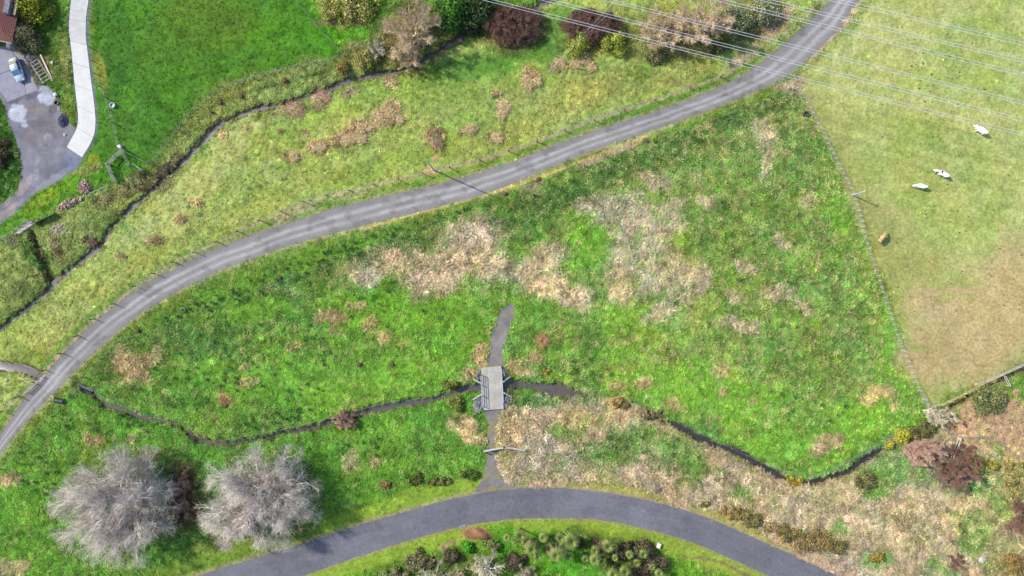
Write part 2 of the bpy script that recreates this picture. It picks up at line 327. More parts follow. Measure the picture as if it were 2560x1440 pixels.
for a in [(725,268,34,24,0),(800,238,30,18,-10),(795,262,22,12,0),(865,232,14,10,0),(880,225,14,10,0),(975,205,16,22,0),(850,350,24,22,0),(880,335,40,22,-30),(965,295,34,24,-10),(980,270,22,18,0),(945,300,24,20,0),(910,320,36,18,-20),(800,365,30,16,-10),(730,390,24,10,0),(1085,340,24,22,0),(1095,365,14,10,0),(1258,270,16,24,0),(1320,200,16,28,0),(1170,325,24,10,0),(1240,345,20,12,0),(1400,170,30,10,0),(1340,195,12,16,0),(620,320,8,6,0),(700,330,7,6,0),(560,330,10,8,0),(490,505,14,8,0),(450,545,16,8,0),(390,605,22,9,0),(300,640,14,8,0),(760,330,8,6,0),(1240,232,10,8,0),(840,800,6,6,0)]:
    ell(*a[:4], S(178,150,112), .9, ang=a[4], brk=.35, rough=1, warp=2)
# --- north-western field
Mf = blur(inside([(225,-200),(225,0),(215,90),(240,320),(205,400),(385,402),(480,275),(560,216),(862,140),(740,0),(700,-200)], WX2, WY2).astype(float), 2)
put(Mf*sstep(.48, .62, nz_l)*.6, S(64,116,26))
put(Mf*sstep(.50, .64, nz_c)*.5, S(92,150,32))
put(Mf*sstep(.54, .66, nz_b)*.35, S(96,144,56))
ell(520,60,150,70, S(98,128,38), .6); ell(420,150,110,90, S(84,126,34), .4); ell(820,90,60,50, S(92,162,26), .6); ell(700,90,80,90, S(80,142,26), .5)
ell(300,120,40,90, S(62,110,40), .5); ell(260,200,14,90, S(70,104,44), .5); ell(250,180,16,50, S(168,160,66), .6, ang=-12, warp=2); ell(229,40,10,60, S(120,140,52), .6, warp=2)
ell(310,430,60,40, S(76,148,24), .7); ell(230,400,20,18, S(160,168,46), .7, warp=2); ell(215,425,36,12, S(158,142,84), .7, ang=-20, warp=2)
ell(110,500,60,14, S(140,166,42), .6, ang=-33, warp=2); ell(175,470,40,16, S(112,160,38), .6, ang=-33)
ell(160,150,10,70, S(158,148,78), .6, warp=2); ell(165,260,12,40, S(150,160,70), .5, warp=2); ell(130,150,20,30, S(146,138,80), .4); ell(110,45,30,20, S(120,100,58), .6)
ell(30,380,24,50, S(54,88,34), .6); ell(45,20,40,40, S(40,50,26), .8, warp=2); ell(70,160,30,30, S(98,92,76), .85, warp=2); ell(88,190,24,30, S(104,98,84), .85, warp=2); ell(60,395,8,60, S(150,150,56), .6, warp=2)  # near-black patch by the house: deep tree shadow painted into the ground colour
# bank above the creek
Mb = blur(inside([(385,402),(480,275),(560,216),(862,140),(960,90),(1000,150),(850,203),(700,257),(500,345),(380,465),(300,530),(120,700),(0,800),(-200,900),(-200,640),(0,592),(140,535),(270,470)], WX2, WY2).astype(float), 2)
put(Mb*sstep(.50, .62, nz_b)*.4, S(118,138,64), .8)
put(Mb*sstep(.52, .62, nz_c)*.5, S(158,164,84))
for a in [(330,470,60,14,-20),(250,505,30,10,-20),(345,440,30,14,0),(410,440,40,26,-50),(440,400,30,20,-50),(225,605,20,16,0),(40,600,20,16,0),(140,620,12,40,-20)]: ell(*a[:4], S(128,110,84), .7, ang=a[4], brk=.4, rough=1, warp=2)
ell(88,650,22,60, S(74,118,40), .8, ang=-25); ell(60,720,50,30, S(92,108,58), .6); ell(100,630,12,40, S(60,96,36), .7, ang=-25, warp=2)
# --- around the bare trees in the north
for a in [(1030,90,90,90,0),(1690,90,110,70,0),(1500,90,90,40,-15),(1280,70,90,60,0),(1880,60,90,50,-30)]: ell(*a[:4], S(132,112,74), .75, ang=a[4], brk=.3, rough=.8)
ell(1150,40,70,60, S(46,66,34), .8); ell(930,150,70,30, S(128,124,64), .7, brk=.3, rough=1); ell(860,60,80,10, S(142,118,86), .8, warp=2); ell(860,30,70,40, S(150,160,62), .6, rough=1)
ell(1580,100,80,50, S(128,138,60), .4)
# --- eastern paddock
Mp = blur(inside([(2080,0),(1990,220),(2060,350),(2150,555),(2290,945),(2325,1030),(2520,935),(2700,860),(2900,-200),(2180,-200)], WX2, WY2).astype(float), 2)
put(Mp*sstep(.5, .64, nz_l)*.5, S(168,178,90))
put(Mp*sstep(.53, .64, nz_c)*.4, S(152,174,82))
put(Mp*sstep(.58, .66, nz_b)*.35, S(138,162,76))
fd, _ = dist_line([(1985,225),(2070,365),(2135,502),(2172,637),(2224,792),(2282,947)])
put(Mp*sstep(110, 10, fd+w1*60)*.55, S(152,150,78)); put(Mp*sstep(22, 4, fd)*.5, S(140,144,84))
for a in [(2450,800,150,140,0),(2400,900,120,60,0),(2540,700,70,120,0),(2350,760,90,50,0),(2300,880,50,60,0)]: ell(*a[:4], S(196,172,120), .88, ang=a[4], soft=.55, rough=.06)
for a in [(2340,870,60,60),(2300,650,60,40),(2240,560,60,40)]: ell(*a, S(162,148,96), .35, soft=.6)
for a in [(2420,170,130,40,20),(2300,200,60,30,0),(2480,80,90,40,10),(2290,330,70,60,0),(2440,420,60,80,0),(2300,500,40,40,0),(2390,690,60,30,0),(2370,740,30,14,0),(2420,745,24,14,0),(2290,870,26,16,0),(2260,820,14,40,-20),(2340,745,10,8,0),(2470,560,30,60,30),(2310,980,26,12,0),(2380,1000,20,10,0),(2250,770,12,30,-20)]: ell(*a[:4], S(148,176,76), .45, ang=a[4], brk=.5, rough=.25)
# --- south-eastern rank grass
Ms = blur(inside([(1225,1000),(1450,985),(1680,1055),(1900,1155),(2030,1205),(2260,1100),(2400,1060),(2700,1300),(2700,1800),(2300,1550),(2000,1395),(1800,1305),(1600,1245),(1400,1220),(1262,1215),(1230,1120)], WX2, WY2).astype(float), 2)
put(Ms*sstep(.46, .6, nz_c)*.6, S(194,176,146))
put(Ms*sstep(.54, .64, nz_b)*.45, S(158,138,108))
put(Ms*sstep(.50, .62, fbm(GX, GY, 2.2, 3, 21))*.6*(1-.55*sstep(1800, 2000, PX)), S(132,150,78))
for a in [(1430,1050,50,24,0),(1400,1070,40,20,0),(1560,1110,60,40,0),(1640,1080,60,24,20),(1700,1130,50,50,0),(1480,1130,50,26,0),(1540,1150,40,20,0),(1720,1180,40,40,20),(1340,1010,60,16,0),(1300,1000,40,14,0),(2240,1150,90,26,-25),(2200,1200,60,40,0),(2290,1190,60,36,0),(2180,1225,40,16,0),(2080,1190,90,12,-15),(2420,1230,60,20,0),(2480,1180,60,40,0),(2500,1120,80,20,20),(2400,1150,40,40,0),(2440,1340,50,60,0),(2380,1300,26,14,0),(2200,1400,40,30,0),(2090,1330,30,20,30),(1850,1230,30,26,0),(2500,1250,40,40,0),(2350,1420,50,20,0),(2520,1420,60,30,0),(1460,1010,20,10,0)]:
    ell(*a[:4], S(98,154,50), .72, ang=a[4], brk=.5, rough=.8)
for a in [(1650,1160,30,14),(1540,1090,20,20),(2140,1270,24,10),(2520,1370,40,50),(2060,1340,20,12)]: ell(*a, S(96,128,66), .5, brk=.5)
for a in [(2540,1060,60,60,0),(2460,1060,90,60,0),(2560,1130,60,60,40),(2400,1075,40,16,0)]: ell(*a[:4], S(206,168,124), .75, ang=a[4], brk=.3, rough=.4)
for a in [(2430,1145,12,20),(2480,1180,20,20),(2540,1190,14,30),(2520,1230,30,20)]: ell(*a, S(196,166,112), .6, brk=.3, rough=1)
ell(2540,1420,60,50, S(150,120,76), .6, brk=.3); ell(2380,1170,50,50, S(104,84,68), .6)
for a in [(1310,1060,60,40,0),(1280,1090,30,40,0),(1420,1040,60,14,0),(1560,1040,50,26,20),(1180,1080,26,30,0),(1190,1100,30,20,0),(1160,1060,30,30,0)]: ell(*a[:4], S(200,172,130), .75, ang=a[4], brk=.5, rough=1)
ell(1270,990,16,30,S(150,132,96),.4,brk=.4)
# --- south-west corner and under the big trees
for a in [(60,1260,90,70,0),(110,1180,80,50,0),(60,1400,90,60,0),(900,1170,120,60,-10),(960,1080,100,40,0),(860,1110,60,40,0)]: ell(*a[:4], S(120,168,54), .6, brk=.3, rough=.6)
for a in [(20,1420,50,26,0),(25,1190,20,14,0),(880,1145,20,26,20),(940,1150,16,10,0),(240,1095,20,20,0),(330,1100,16,10,0)]: ell(*a[:4], S(190,160,124), .8, ang=a[4], brk=.35, rough=1)
ell(300,1270,150,130, S(120,116,76), .5, soft=.5); ell(660,1240,130,110, S(116,112,76), .5, soft=.5); ell(460,1240,40,90, S(104,72,60), .85, soft=.4, rough=.8); ell(380,1130,40,20, S(140,104,84), .6, brk=.4); ell(440,1130,30,20, S(70,80,40), .5)
ell(600,1330,60,30,S(92,84,58),.6); ell(720,1335,40,14,S(130,104,80),.6,warp=2); ell(520,1370,40,20,S(140,130,70),.5)
for a in [(800,1180,70,60,0),(800,1120,60,30,0),(960,1200,80,40,0)]: ell(*a[:4], S(92,144,48), .6, ang=a[4], rough=.6)  # deeper green right of the trees: their shadow put into the grass colour
dj, _ = dist_line(smooth_line([(1690,1050),(1790,1104),(1900,1150),(2010,1200),(2110,1170),(2200,1112)])); put(sstep(26, 12, dj+w1*14)*.75, S(104,160,56), .7)
# --- verges
nrd = np.array([(n[0], n[1]) for n, s in ASPH], float); srd = np.array([(s[0], s[1]) for n, s in ASPH], float)
dn, _ = dist_line(smooth_line(nrd)); ds, _ = dist_line(smooth_line(srd))
put(sstep(62, 30, dn+w1*40)*(PX > 800)*(PX < 1215)*.85, S(142,170,54), .18)
put(sstep(70, 40, dn+w1*40)*(PX <= 800)*.75, S(124,148,50), .2)
put(sstep(34, 16, dn+w1*26)*sstep(1290, 1330, PX)*.9, S(166,162,76), .25)
put(sstep(14, 4, dn+f1*10)*.7, S(172,156,112), .2)
for a in [(1370,1207,50,9,0),(1340,1212,30,8,0),(1690,1250,44,14,24),(1960,1350,50,14,25),(2040,1400,60,18,27),(2110,1430,60,24,27)]: ell(*a[:4], S(196,166,138), .8, ang=a[4], warp=2, rough=.6)
put(sstep(46, 30, ds+w2*20)*.9, S(146,172,54), .15)
put(sstep(9, 3, ds+f1*8)*.6, S(160,146,92), .15)
ell(1760,1395,110,30, S(150,166,64), .6, ang=26); ell(1900,1440,90,20,S(150,160,74),.6,ang=26)
ell(1195,1335,42,16, S(176,134,88), .8, warp=2, rough=.4); ell(1120,1362,26,9, S(178,150,112), .7, ang=-25, warp=2)
for a in [(1440,1415,90,40),(1250,1350,50,40),(1390,1340,60,14)]: ell(*a, S(86,160,34), .75, rough=.5)
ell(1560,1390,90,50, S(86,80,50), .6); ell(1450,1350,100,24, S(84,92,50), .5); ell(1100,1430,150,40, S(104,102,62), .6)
gN = smooth_line(GR_N); gS = smooth_line(GR_S); dgn, _ = dist_line(gN); dgs, _ = dist_line(gS)
put(sstep(30, 14, dgn+w1*24)*.7, S(108,152,48), .35)
put(sstep(36, 18, dgs+w1*26)*.55, S(134,152,66), .5)
put(sstep(12, 3, dgn+f1*14)*.65, S(170,158,122), .2); put(sstep(12, 3, dgs+f1*14)*.65, S(166,158,118), .25)
FN = [(11,1027),(49,991),(112,926),(155,882),(197,839),(238,797),(288,760),(340,715),(388,684),(436,656),(490,631),(545,605),(600,580),(655,553),(706,530),(762,505),(820,490),(877,477),(938,463),(997,449),(1058,435),(1124,419),(1200,401),(1272,378),(1342,355),(1412,327),(1485,301),(1560,276),(1637,251),(1725,220),(1801,192),(1857,160),(1900,135),(1945,98),(1990,60),(2035,20),(2065,-14)]
dfn, _ = dist_line(smooth_line(FN))
put(sstep(6, 2, dfn+f1*5)*.75, S(190,170,128), .3)
ell(740,530,60,9, S(190,166,132), .7, ang=-22, warp=2); ell(880,492,50,6, S(196,180,130), .7, ang=-12, warp=2); ell(1076,428,16,10, S(200,172,120), .9, warp=2); ell(1091,393,12,8, S(190,158,122), .8, warp=2)
dtr, _ = dist_line([(900,575),(1000,545),(1110,512),(1250,478),(1330,450),(1500,385),(1620,340)])
put(sstep(7, 2, dtr+f1*6)*.75, S(206,188,118), .3)
for a in [(1980,200,30,40,-30),(2040,120,16,70,42),(2100,60,16,60,40),(1960,215,30,10,-25),(1560,370,50,8,-20),(1480,405,40,10,-20),(1860,140,50,12,-35),(1940,60,60,20,-42),(1330,470,30,8,-20)]: ell(*a[:4], S(190,162,134), .75, ang=a[4], warp=2, rough=.5, brk=.3)
for a in [(1990,170,14,60,45),(2090,40,10,50,40)]: ell(*a[:4], S(98,152,48), .6, ang=a[4], warp=2)
# worn marks of old vehicle tracks and stock paths
for P, c, k, wd in [([(560,215),(640,190),(740,165),(860,140)], S(150,158,92), .5, 5), ([(600,230),(700,205),(800,180),(850,160)], S(100,122,52), .45, 5),
  ([(860,268),(950,250),(1010,238),(1060,218),(1110,206)], S(112,120,62), .55, 3), ([(1280,560),(1278,640),(1270,740)], S(94,110,50), .5, 5), ([(1170,870),(1100,830),(1000,840)], S(84,130,40), .4, 4), ([(1285,790),(1340,770),(1500,800)], S(84,130,44), .35, 4),
  ([(640,290),(720,280),(800,265)], S(116,136,66), .4, 10), ([(165,800),(170,870),(165,900)], S(112,126,58), .4, 6), ([(420,350),(560,245),(850,165)], S(70,110,38), .4, 4), ([(480,190),(560,170),(640,140)], S(56,98,26), .35, 4), ([(1045,1060),(1040,1110),(1060,1180)], S(66,84,38), .5, 5), ([(1700,1390),(1790,1400),(1870,1440)], S(132,110,78), .7, 4)]:
    d, _ = dist_line(smooth_line(P)); put(sstep(wd*1.6, wd*.4, d+f1*7)*k, c)

drr, _ = dist_line(smooth_line(DRV_R)); drl, _ = dist_line(smooth_line(DRV_L))
put(sstep(8, 5, drr+f1*4)*.9, S(112,114,128), .1); put(sstep(5, 3, drl+f1*4)*.8, S(122,116,112), .1)  # blue-grey gravel edging, with the slab's shadow painted into the dark strip
# small-scale natural variation of the cover's own colour
va = fbm(GX, GY, 1.6, 4, 31); vb = fbm(GX, GY, 5.0, 4, 33); vc = fbm(GX, GY, .8, 3, 35)
amp = .35+.65*np.clip(R*1.3, 0, 1)
grn = sstep(1.25, .8, C[..., 0]/(C[..., 1]+1e-5))
C = C*np.exp(amp*(.95*(va-.5)+.8*(vc-.5)))[..., None]
C[..., 0] *= np.exp(amp*(.2+.25*grn)*(vb-.5)); C[..., 2] *= np.exp(-amp*.5*(vb-.5))
lum = (C@np.array([.2126, .7152, .0722]))[..., None]; C = np.clip((lum+(C-lum)*.97)*1.06, .004, 1)      # the cover is paler than pure greens
# --- streams: carve channels
HS = .5*(fbm(GX, GY, 34, 2, 9)-.5)
cu = smooth_line(CRK_U); cl = smooth_line(CRK_L); cc = smooth_line(CRK_C)
du, wu = dist_line(cu); dl, wl = dist_line(cl); dc, wc = dist_line(cc)
ditch = smooth_line([(80,585,5),(92,620,6),(104,655,6),(120,705,5)]); dd, wdd = dist_line(ditch)
HS -= .8*np.exp(-(du/PPM/4.6)**2)*sstep(60, 140, du*0+PX+200) + .35*np.exp(-(dl/PPM/3.0)**2)+.7*np.exp(-(dc/PPM/3.0)**2)
wu = wu*(.38+.5*nz_l)+f2*6; wl = wl*(.65+.35*nz_l)*1.0
wl = np.where(wl > 2.8, wl+f2*4, wl-6*sstep(2.8, 2.2, wl))
CUT = .75*sstep(9, -3, du-wu+f1*18) + .75*sstep(7, -3, dl-wl+f1*14)*sstep(2.5, 5, wl+f2*2) + .6*sstep(10, -3, dc-wc) + .9*sstep(12, -2, dd-wdd+f1*8)
bankm = np.maximum(np.maximum(sstep(11, 3, du-wu+f1*9), sstep(9, 2, dl-wl+f1*8)), np.maximum(sstep(11, 3, dc-wc), .8*sstep(10, 3, dd-wdd)))
put(bankm*.8*sstep(.36, .54, nz_b), S(112,92,70), .6)
put(np.maximum(sstep(2, -3, du-wu), sstep(2, -3, dl-wl))*.8, S(110,98,80), 0)
# --- roads, yard and paths lie on levelled ground
asN = resample(nrd, 160); asS = resample(srd, 160)
MROAD = inside(np.vstack([asN, asS[::-1]]), PX, PY)
g_n = resample(GR_N, 420); g_s = resample(GR_S, 420)
MGRAV = inside(np.vstack([g_n, g_s[::-1]]), PX, PY)
MYARD = inside(YARD, WX2, WY2); MPATH = inside(PATH, WX2, WY2) | inside(PATH2, WX2, WY2)
MDRV = inside(DRV_L+DRV_R[::-1], PX, PY)
PAD = [(-40,120),(40,108),(52,122),(94,225),(18,255),(0,228),(-40,228)]
MPAD = inside(PAD, PX, PY)
MBR = inside([(1190,905),(1265,900),(1272,1035),(1196,1040)], PX, PY)
HARD = MROAD | MGRAV | MYARD | MPATH | MDRV | MPAD
hb = blur(HARD.astype(float), 3)
flat = 1-np.clip(hb*1.5, 0, 1)
BUMP = R*(.42*(fbm(GX, GY, 1.5, 3, 10)-.5)+.34*(fbm(GX, GY, .6, 2, 12)-.5))+.05*(nz_f-.5)
HH = HS+BUMP*flat-CUT*(1-blur((MGRAV).astype(float), 2))-.05*(MROAD | MGRAV | MDRV | MPAD)
def samp(G, x, y):
    u = np.clip((np.asarray(x)-gx[0])/STEP, 0, NX-1.001); v = np.clip((np.asarray(y)-gy[0])/STEP, 0, NY-1.001)
    i = u.astype(int); j = v.astype(int); fu = u-i; fv = v-j
    if G.ndim == 3: fu = fu[..., None]; fv = fv[..., None]
    return (G[j, i]*(1-fu)+G[j, i+1]*fu)*(1-fv)+(G[j+1, i]*(1-fu)+G[j+1, i+1]*fu)*fv
def hz(x, y): return float(samp(HH, np.array(x), np.array(y)))
def hs(x, y): return float(samp(HS, np.array(x), np.array(y)))
def G3(px, py, dz=0.0):
    x, y = W(px, py); return Vector((x, y, hz(x, y)+dz))

# the sheet itself, with coarse cells beyond the picture out to the horizon
ox = np.array([2, 5, 10, 20, 40, 80, 160, 320, 640, 1300, 2600.])
ax = np.r_[gx[0]-ox[::-1], gx, gx[-1]+ox]; ay = np.r_[gy[0]-ox[::-1], gy, gy[-1]+ox]
AX, AY = np.meshgrid(ax, ay); n_o = len(ox)
fade = lambda A: np.pad(A, ((n_o, n_o), (n_o, n_o)), 'edge')
AH = fade(HH); 
AC = np.pad(C, ((n_o, n_o), (n_o, n_o), (0, 0)), 'edge')
outx = np.maximum(np.maximum(gx[0]-AX, AX-gx[-1]), np.maximum(gy[0]-AY, AY-gy[-1])); mo = sstep(0, 12, outx)
AH = AH*(1-mo)
far = S(112,150,54)*(.8+.4*fbm(AX, AY, 40, 3, 3))[..., None]
AC = AC*(1-mo[..., None])+far*mo[..., None]
nxx = len(ax); nyy = len(ay); idx = np.arange(nxx*nyy).reshape(nyy, nxx)
quads = np.stack([idx[:-1, :-1], idx[:-1, 1:], idx[1:, 1:], idx[1:, :-1]], -1).reshape(-1, 4)
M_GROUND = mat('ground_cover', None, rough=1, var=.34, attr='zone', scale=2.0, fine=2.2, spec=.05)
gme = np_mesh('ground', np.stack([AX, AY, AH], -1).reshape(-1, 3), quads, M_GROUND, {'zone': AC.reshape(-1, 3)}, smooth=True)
tag(obj('ground', gme), kind='structure')

# ------------------------------------------------------------------ sheets and ribbons laid on the ground
def sheet(name, mask, colarr, material, dz=.012):
    jj, ii = np.nonzero(mask[:-1, :-1] & mask[1:, :-1] & mask[:-1, 1:] & mask[1:, 1:])
    base = np.arange(NX*NY).reshape(NY, NX)
    q = np.stack([base[jj, ii], base[jj, ii+1], base[jj+1, ii+1], base[jj+1, ii]], 1)
    u, inv = np.unique(q, return_inverse=True); inv = inv.reshape(q.shape)
    V = np.stack([GX.ravel()[u], GY.ravel()[u], HH.ravel()[u]+dz], 1)
    return obj(name, np_mesh(name, V, inv, material, {'zone': colarr.reshape(-1, 3)[u]}, smooth=True))
def ribbon(name, A, B, material, dz, nc=9, colf=None, level=None, jag=0.0):
    """A,B: (n,2) px edge lines"""
    n = len(A); t = np.linspace(0, 1, nc)[None, :, None]
    A = A.copy(); B = B.copy()
    if jag:
        d = B-A; L = np.hypot(d[:, 0], d[:, 1])[:, None]; d = d/L
        A += d*(rng.normal(0, jag, (n, 1))+jag*2.5*(fbm(A[:, 0], A[:, 1], 40, 3, 2)-.5)[:, None]); B += d*(rng.normal(0, jag, (n, 1))+jag*2.5*(fbm(B[:, 0], B[:, 1], 40, 3, 5)-.5)[:, None])
    P = A[:, None]*(1-t)+B[:, None]*t
    x = (P[..., 0]-1280)/PPM; y = (720-P[..., 1])/PPM
    z = samp(HS, x, y)+dz if level is None else level+0*x
    cols = colf(np.broadcast_to(t[..., 0], x.shape), x, y) if colf else np.ones(x.shape+(3,))
    ix = np.arange(n*nc).reshape(n, nc)
    q = np.stack([ix[:-1, :-1], ix[1:, :-1], ix[1:, 1:], ix[:-1, 1:]], -1).reshape(-1, 4)
    return obj(name, np_mesh(name, np.stack([x, y, z], -1).reshape(-1, 3), q, material, {'zone': cols.reshape(-1, 3)}, smooth=True))
M_ASPH = mat('asphalt', None, rough=.85, var=.2, attr='zone', fine=2.2, bump=.12, spec=.3)
M_GRAV = mat('road_gravel', None, rough=.95, var=.16, attr='zone', fine=5, bump=.3, spec=.15)
def asph_col(t, x, y):
    c = S(120,118,126)*np.ones(t.shape+(1,))
    n = fbm(x, y, 5, 3, 4)[..., None]; c = c*(.76+.48*n)
    tr = np.exp(-((t-.28)/.09)**2)+np.exp(-((t-.72)/.09)**2)
    c = c*(1-.05*tr[..., None]); e = (sstep(.035, 0, t)+sstep(.965, 1, t))[..., None]
    pat = sstep(.60, .68, fbm(x, y, 3, 3, 15))[..., None]
    c = c*(1-.12*pat)*(.9+.2*fbm(x+y*.3, t*14, 2.2, 3, 19))[..., None]
    return c*(1-.5*e)+S(150,140,118)*.5*e
tag(ribbon('asphalt_road', resample(nrd, 900), resample(srd, 900), M_ASPH, -.02, 25, asph_col, jag=1.0), kind='structure')
def grav_col(t, x, y):
    n = fbm(x, y, 3.5, 4, 6)[..., None]; s = fbm(x*.35+y*.35, (y-x)*2.2, 2.6, 3, 3)
    c = S(150,146,144)*(.78+.44*n)
    wn = (fbm(x, y, 9, 3, 23)-.5)*.16; t = t+wn; w_n = .06+.05*fbm(x, y, 6, 2, 24)
    tr = np.exp(-((t-.36)/w_n)**2)*(.5+fbm(x, y, 4, 3, 25))+.9*np.exp(-((t-.67)/w_n)**2)*(.4+1.2*fbm(x, y, 5, 3, 26))
    tr = (tr*(.55+.9*(s-.15)))[..., None]; tr = np.clip(tr, 0, 1)
    c = c*(1-.7*tr)+S(206,201,196)*.7*tr
    po = sstep(.62, .70, fbm(x, y, 1.6, 3, 29))[..., None]; c = c*(1-.22*po)
    e = (sstep(.14, 0, t)+sstep(.86, 1, t))[..., None]*sstep(.35, .6, fbm(x, y, 2.2, 3, 8))[..., None]
    return c*(1-.6*e)+S(150,140,122)*.6*e
tag(ribbon('gravel_road', resample(GR_N, 1500), resample(GR_S, 1500), M_GRAV, -.012, 29, grav_col, jag=1.6), kind='structure')
YC = np.zeros_like(C); YC[:] = S(132,130,140)
YC *= (.8+.4*nz_c)[..., None]
def yput(m, c):
    global YC
    YC = YC*(1-m[..., None])+np.asarray(c)*m[..., None]
def yell(cx, cy, rx, ry, c, k, ang=0):
    ca, sa = math.cos(math.radians(ang)), math.sin(math.radians(ang)); dx = WX2-cx; dy = WY2-cy
    yput((1-sstep(.86, 1.04, np.hypot((dx*ca+dy*sa)/rx, (-dx*sa+dy*ca)/ry)+f1*.9))*k*(.75+.25*sstep(.4, .55, nz_f)), c)
yell(170,415,50,24,S(118,124,150),.7,-35); yell(90,490,90,10,S(124,126,146),.6,-35); yell(55,470,60,14,S(178,160,148),.6,-45); yell(20,530,50,10,S(184,160,140),.6,-38)
yell(100,330,60,40,S(124,116,110),.6); yell(85,270,30,14,S(150,138,118),.5); yell(112,236,22,26,S(192,194,208),.95,-20); yell(44,282,22,26,S(192,194,206),.95,-25); yell(60,310,10,14,S(186,188,200),.9); yell(132,275,14,10,S(96,90,84),.6); yell(60,240,46,7,S(98,98,112),.8,-20)
yell(120,348,14,16,S(170,168,172),.6); yell(100,380,10,30,S(160,156,160),.6,20); yell(130,450,60,8,S(170,168,170),.5,-35)
YC *= np.exp(.7*(va-.5)+.4*(vc-.5))[..., None]
tag(sheet('gravel_yard', MYARD, YC, M_GRAV), kind='structure')
PC = np.zeros_like(C); PC[:] = S(142,136,134); PC *= (.75+.5*nz_c)[..., None]*np.exp(.6*(vc-.5))[..., None]
gm = (sstep(.50, .62, nz_b)*.65*(PY > 1040)+sstep(.56,.66,nz_b)*.5*(PY < 940))[..., None]; PC = PC*(1-gm)+S(160,150,84)*gm
tag(sheet('gravel_path', MPATH & ~MROAD, PC, M_GRAV), kind='structure')

# water
def water_mat(name, col, rough):
    m = mat(name, col, rough=rough, var=.25, scale=.5, spec=.5, fine=1.2, bump=.25); return m
M_WATER = water_mat('creek_water', S(124,112,104), .25); M_WATER2 = water_mat('still_water', S(106,98,90), .15)
def stream(name, P, material, drop):
    P = smooth_line(P, 5); T = np.gradient(P[:, :2], axis=0); L = np.hypot(T[:, 0], T[:, 1])[:, None]; N = np.stack([-T[:, 1], T[:, 0]], 1)/L
    w = (P[:, 2]*1.0+3.5)[:, None]
    return tag(ribbon(name, P[:, :2]+N*w, P[:, :2]-N*w, material, drop, 5), kind='structure')
stream('creek', CRK_U, M_WATER, -.52); stream('culvert_stream', CRK_C, M_WATER, -.36); stream('stream', CRK_L[:30], M_WATER2, -.52); stream('stream', CRK_L[30:], water_mat('ditch_water', S(70,62,58), .12), -.5)
# ------------------------------------------------------------------ grass tufts (nobody could count them): instanced on points
M_TUFT = mat('grass_blades', None, rough=.9, var=.22, attr='tint', inst=True, fine=7, spec=.1, trans=.4)
def tuft_proto(name, n, spread, lean, seed, width=.05, hgt=.5, hang=.0):
    r = np.random.default_rng(seed); V = []; Fs = []
    for i in range(n):
        a = r.uniform(0, 2*math.pi); b = np.array([math.cos(a), math.sin(a), 0]); o = b*r.uniform(0, .16)
        L = hgt*r.uniform(.65, 1.2); out = spread*r.uniform(.4, 1.2)
        d = b*out+np.array([lean, 0, 0]); s = np.array([-b[1], b[0], 0])*width*r.uniform(.7, 1.3)
        p1 = o+d*.45*L+np.array([0, 0, L*.62]); p2 = o+d*L*1.15+np.array([0, 0, L*(.85-hang*np.linalg.norm(d))])
        k = len(V); V += [o-s-[0, 0, .1], o+s-[0, 0, .1], p1+s*.8, p1-s*.8, p2]; Fs += [(k, k+1, k+2), (k, k+2, k+3), (k+3, k+2, k+4)]
    me = np_mesh(name, np.array(V), np.array(Fs), M_TUFT); return bpy.data.objects.new(name, me)
protoC = bpy.data.collections.new('tuft_shapes')
for i, a in enumerate([(14, .55, .1, 1, .055, .5, .2), (14, .4, .9, 2, .055, .55, .55), (16, .9, .3, 3, .05, .5, .5), (26, .55, 0, 4, .04, .9, .25)]):
    protoC.objects.link(tuft_proto('tuft_%s' % 'abcd'[i], *a))
def scatter(name, x, y, z, var, rot, scl, tint, label, cat):
    n = len(x); me = bpy.data.meshes.new(name); me.vertices.add(n)
    me.vertices.foreach_set('co', np.stack([x, y, z], 1).astype(np.float32).ravel())
    def at(nm, t, k, arr): me.attributes.new(nm, t, 'POINT').data.foreach_set(k, np.ascontiguousarray(arr).ravel())
    at('variant', 'INT', 'value', var.astype(np.int32)); at('rot', 'FLOAT_VECTOR', 'vector', rot.astype(np.float32)); at('scl', 'FLOAT_VECTOR', 'vector', scl.astype(np.float32))
    at('tint', 'FLOAT_COLOR', 'color', np.hstack([tint, np.ones((n, 1))]).astype(np.float32))
    o = obj(name, me)
    ng = bpy.data.node_groups.new(name+'_nodes', 'GeometryNodeTree')
    ng.interface.new_socket('Geometry', in_out='INPUT', socket_type='NodeSocketGeometry'); ng.interface.new_socket('Geometry', in_out='OUTPUT', socket_type='NodeSocketGeometry')
    N = ng.nodes; L = ng.links; gi = N.new('NodeGroupInput'); go = N.new('NodeGroupOutput'); ip = N.new('GeometryNodeInstanceOnPoints')
    ci = N.new('GeometryNodeCollectionInfo'); ci.inputs['Collection'].default_value = protoC; ci.inputs['Separate Children'].default_value = True; ci.inputs['Reset Children'].default_value = True
    def na(nm, t):
        q = N.new('GeometryNodeInputNamedAttribute'); q.data_type = t; q.inputs['Name'].default_value = nm; return q.outputs['Attribute']
    e2r = N.new('FunctionNodeEulerToRotation'); L.new(na('rot', 'FLOAT_VECTOR'), e2r.inputs[0])
    L.new(gi.outputs[0], ip.inputs['Points']); L.new(ci.outputs[0], ip.inputs['Instance']); ip.inputs['Pick Instance'].default_value = True
    L.new(na('variant', 'INT'), ip.inputs['Instance Index']); L.new(e2r.outputs[0], ip.inputs['Rotation']); L.new(na('scl', 'FLOAT_VECTOR'), ip.inputs['Scale']); L.new(ip.outputs[0], go.inputs[0])
    md = o.modifiers.new('scatter', 'NODES'); md.node_group = ng
    return tag(o, label, cat, kind='stuff')
CH = np.maximum(np.maximum(sstep(4, -2, du-wu), sstep(3, -2, dl-wl)*sstep(2.5, 5, wl)), np.maximum(sstep(3, -2, dc-wc), hb))
n0 = 430000
tx = rng.uniform(-101, 101, n0); ty = rng.uniform(-58, 58, n0)
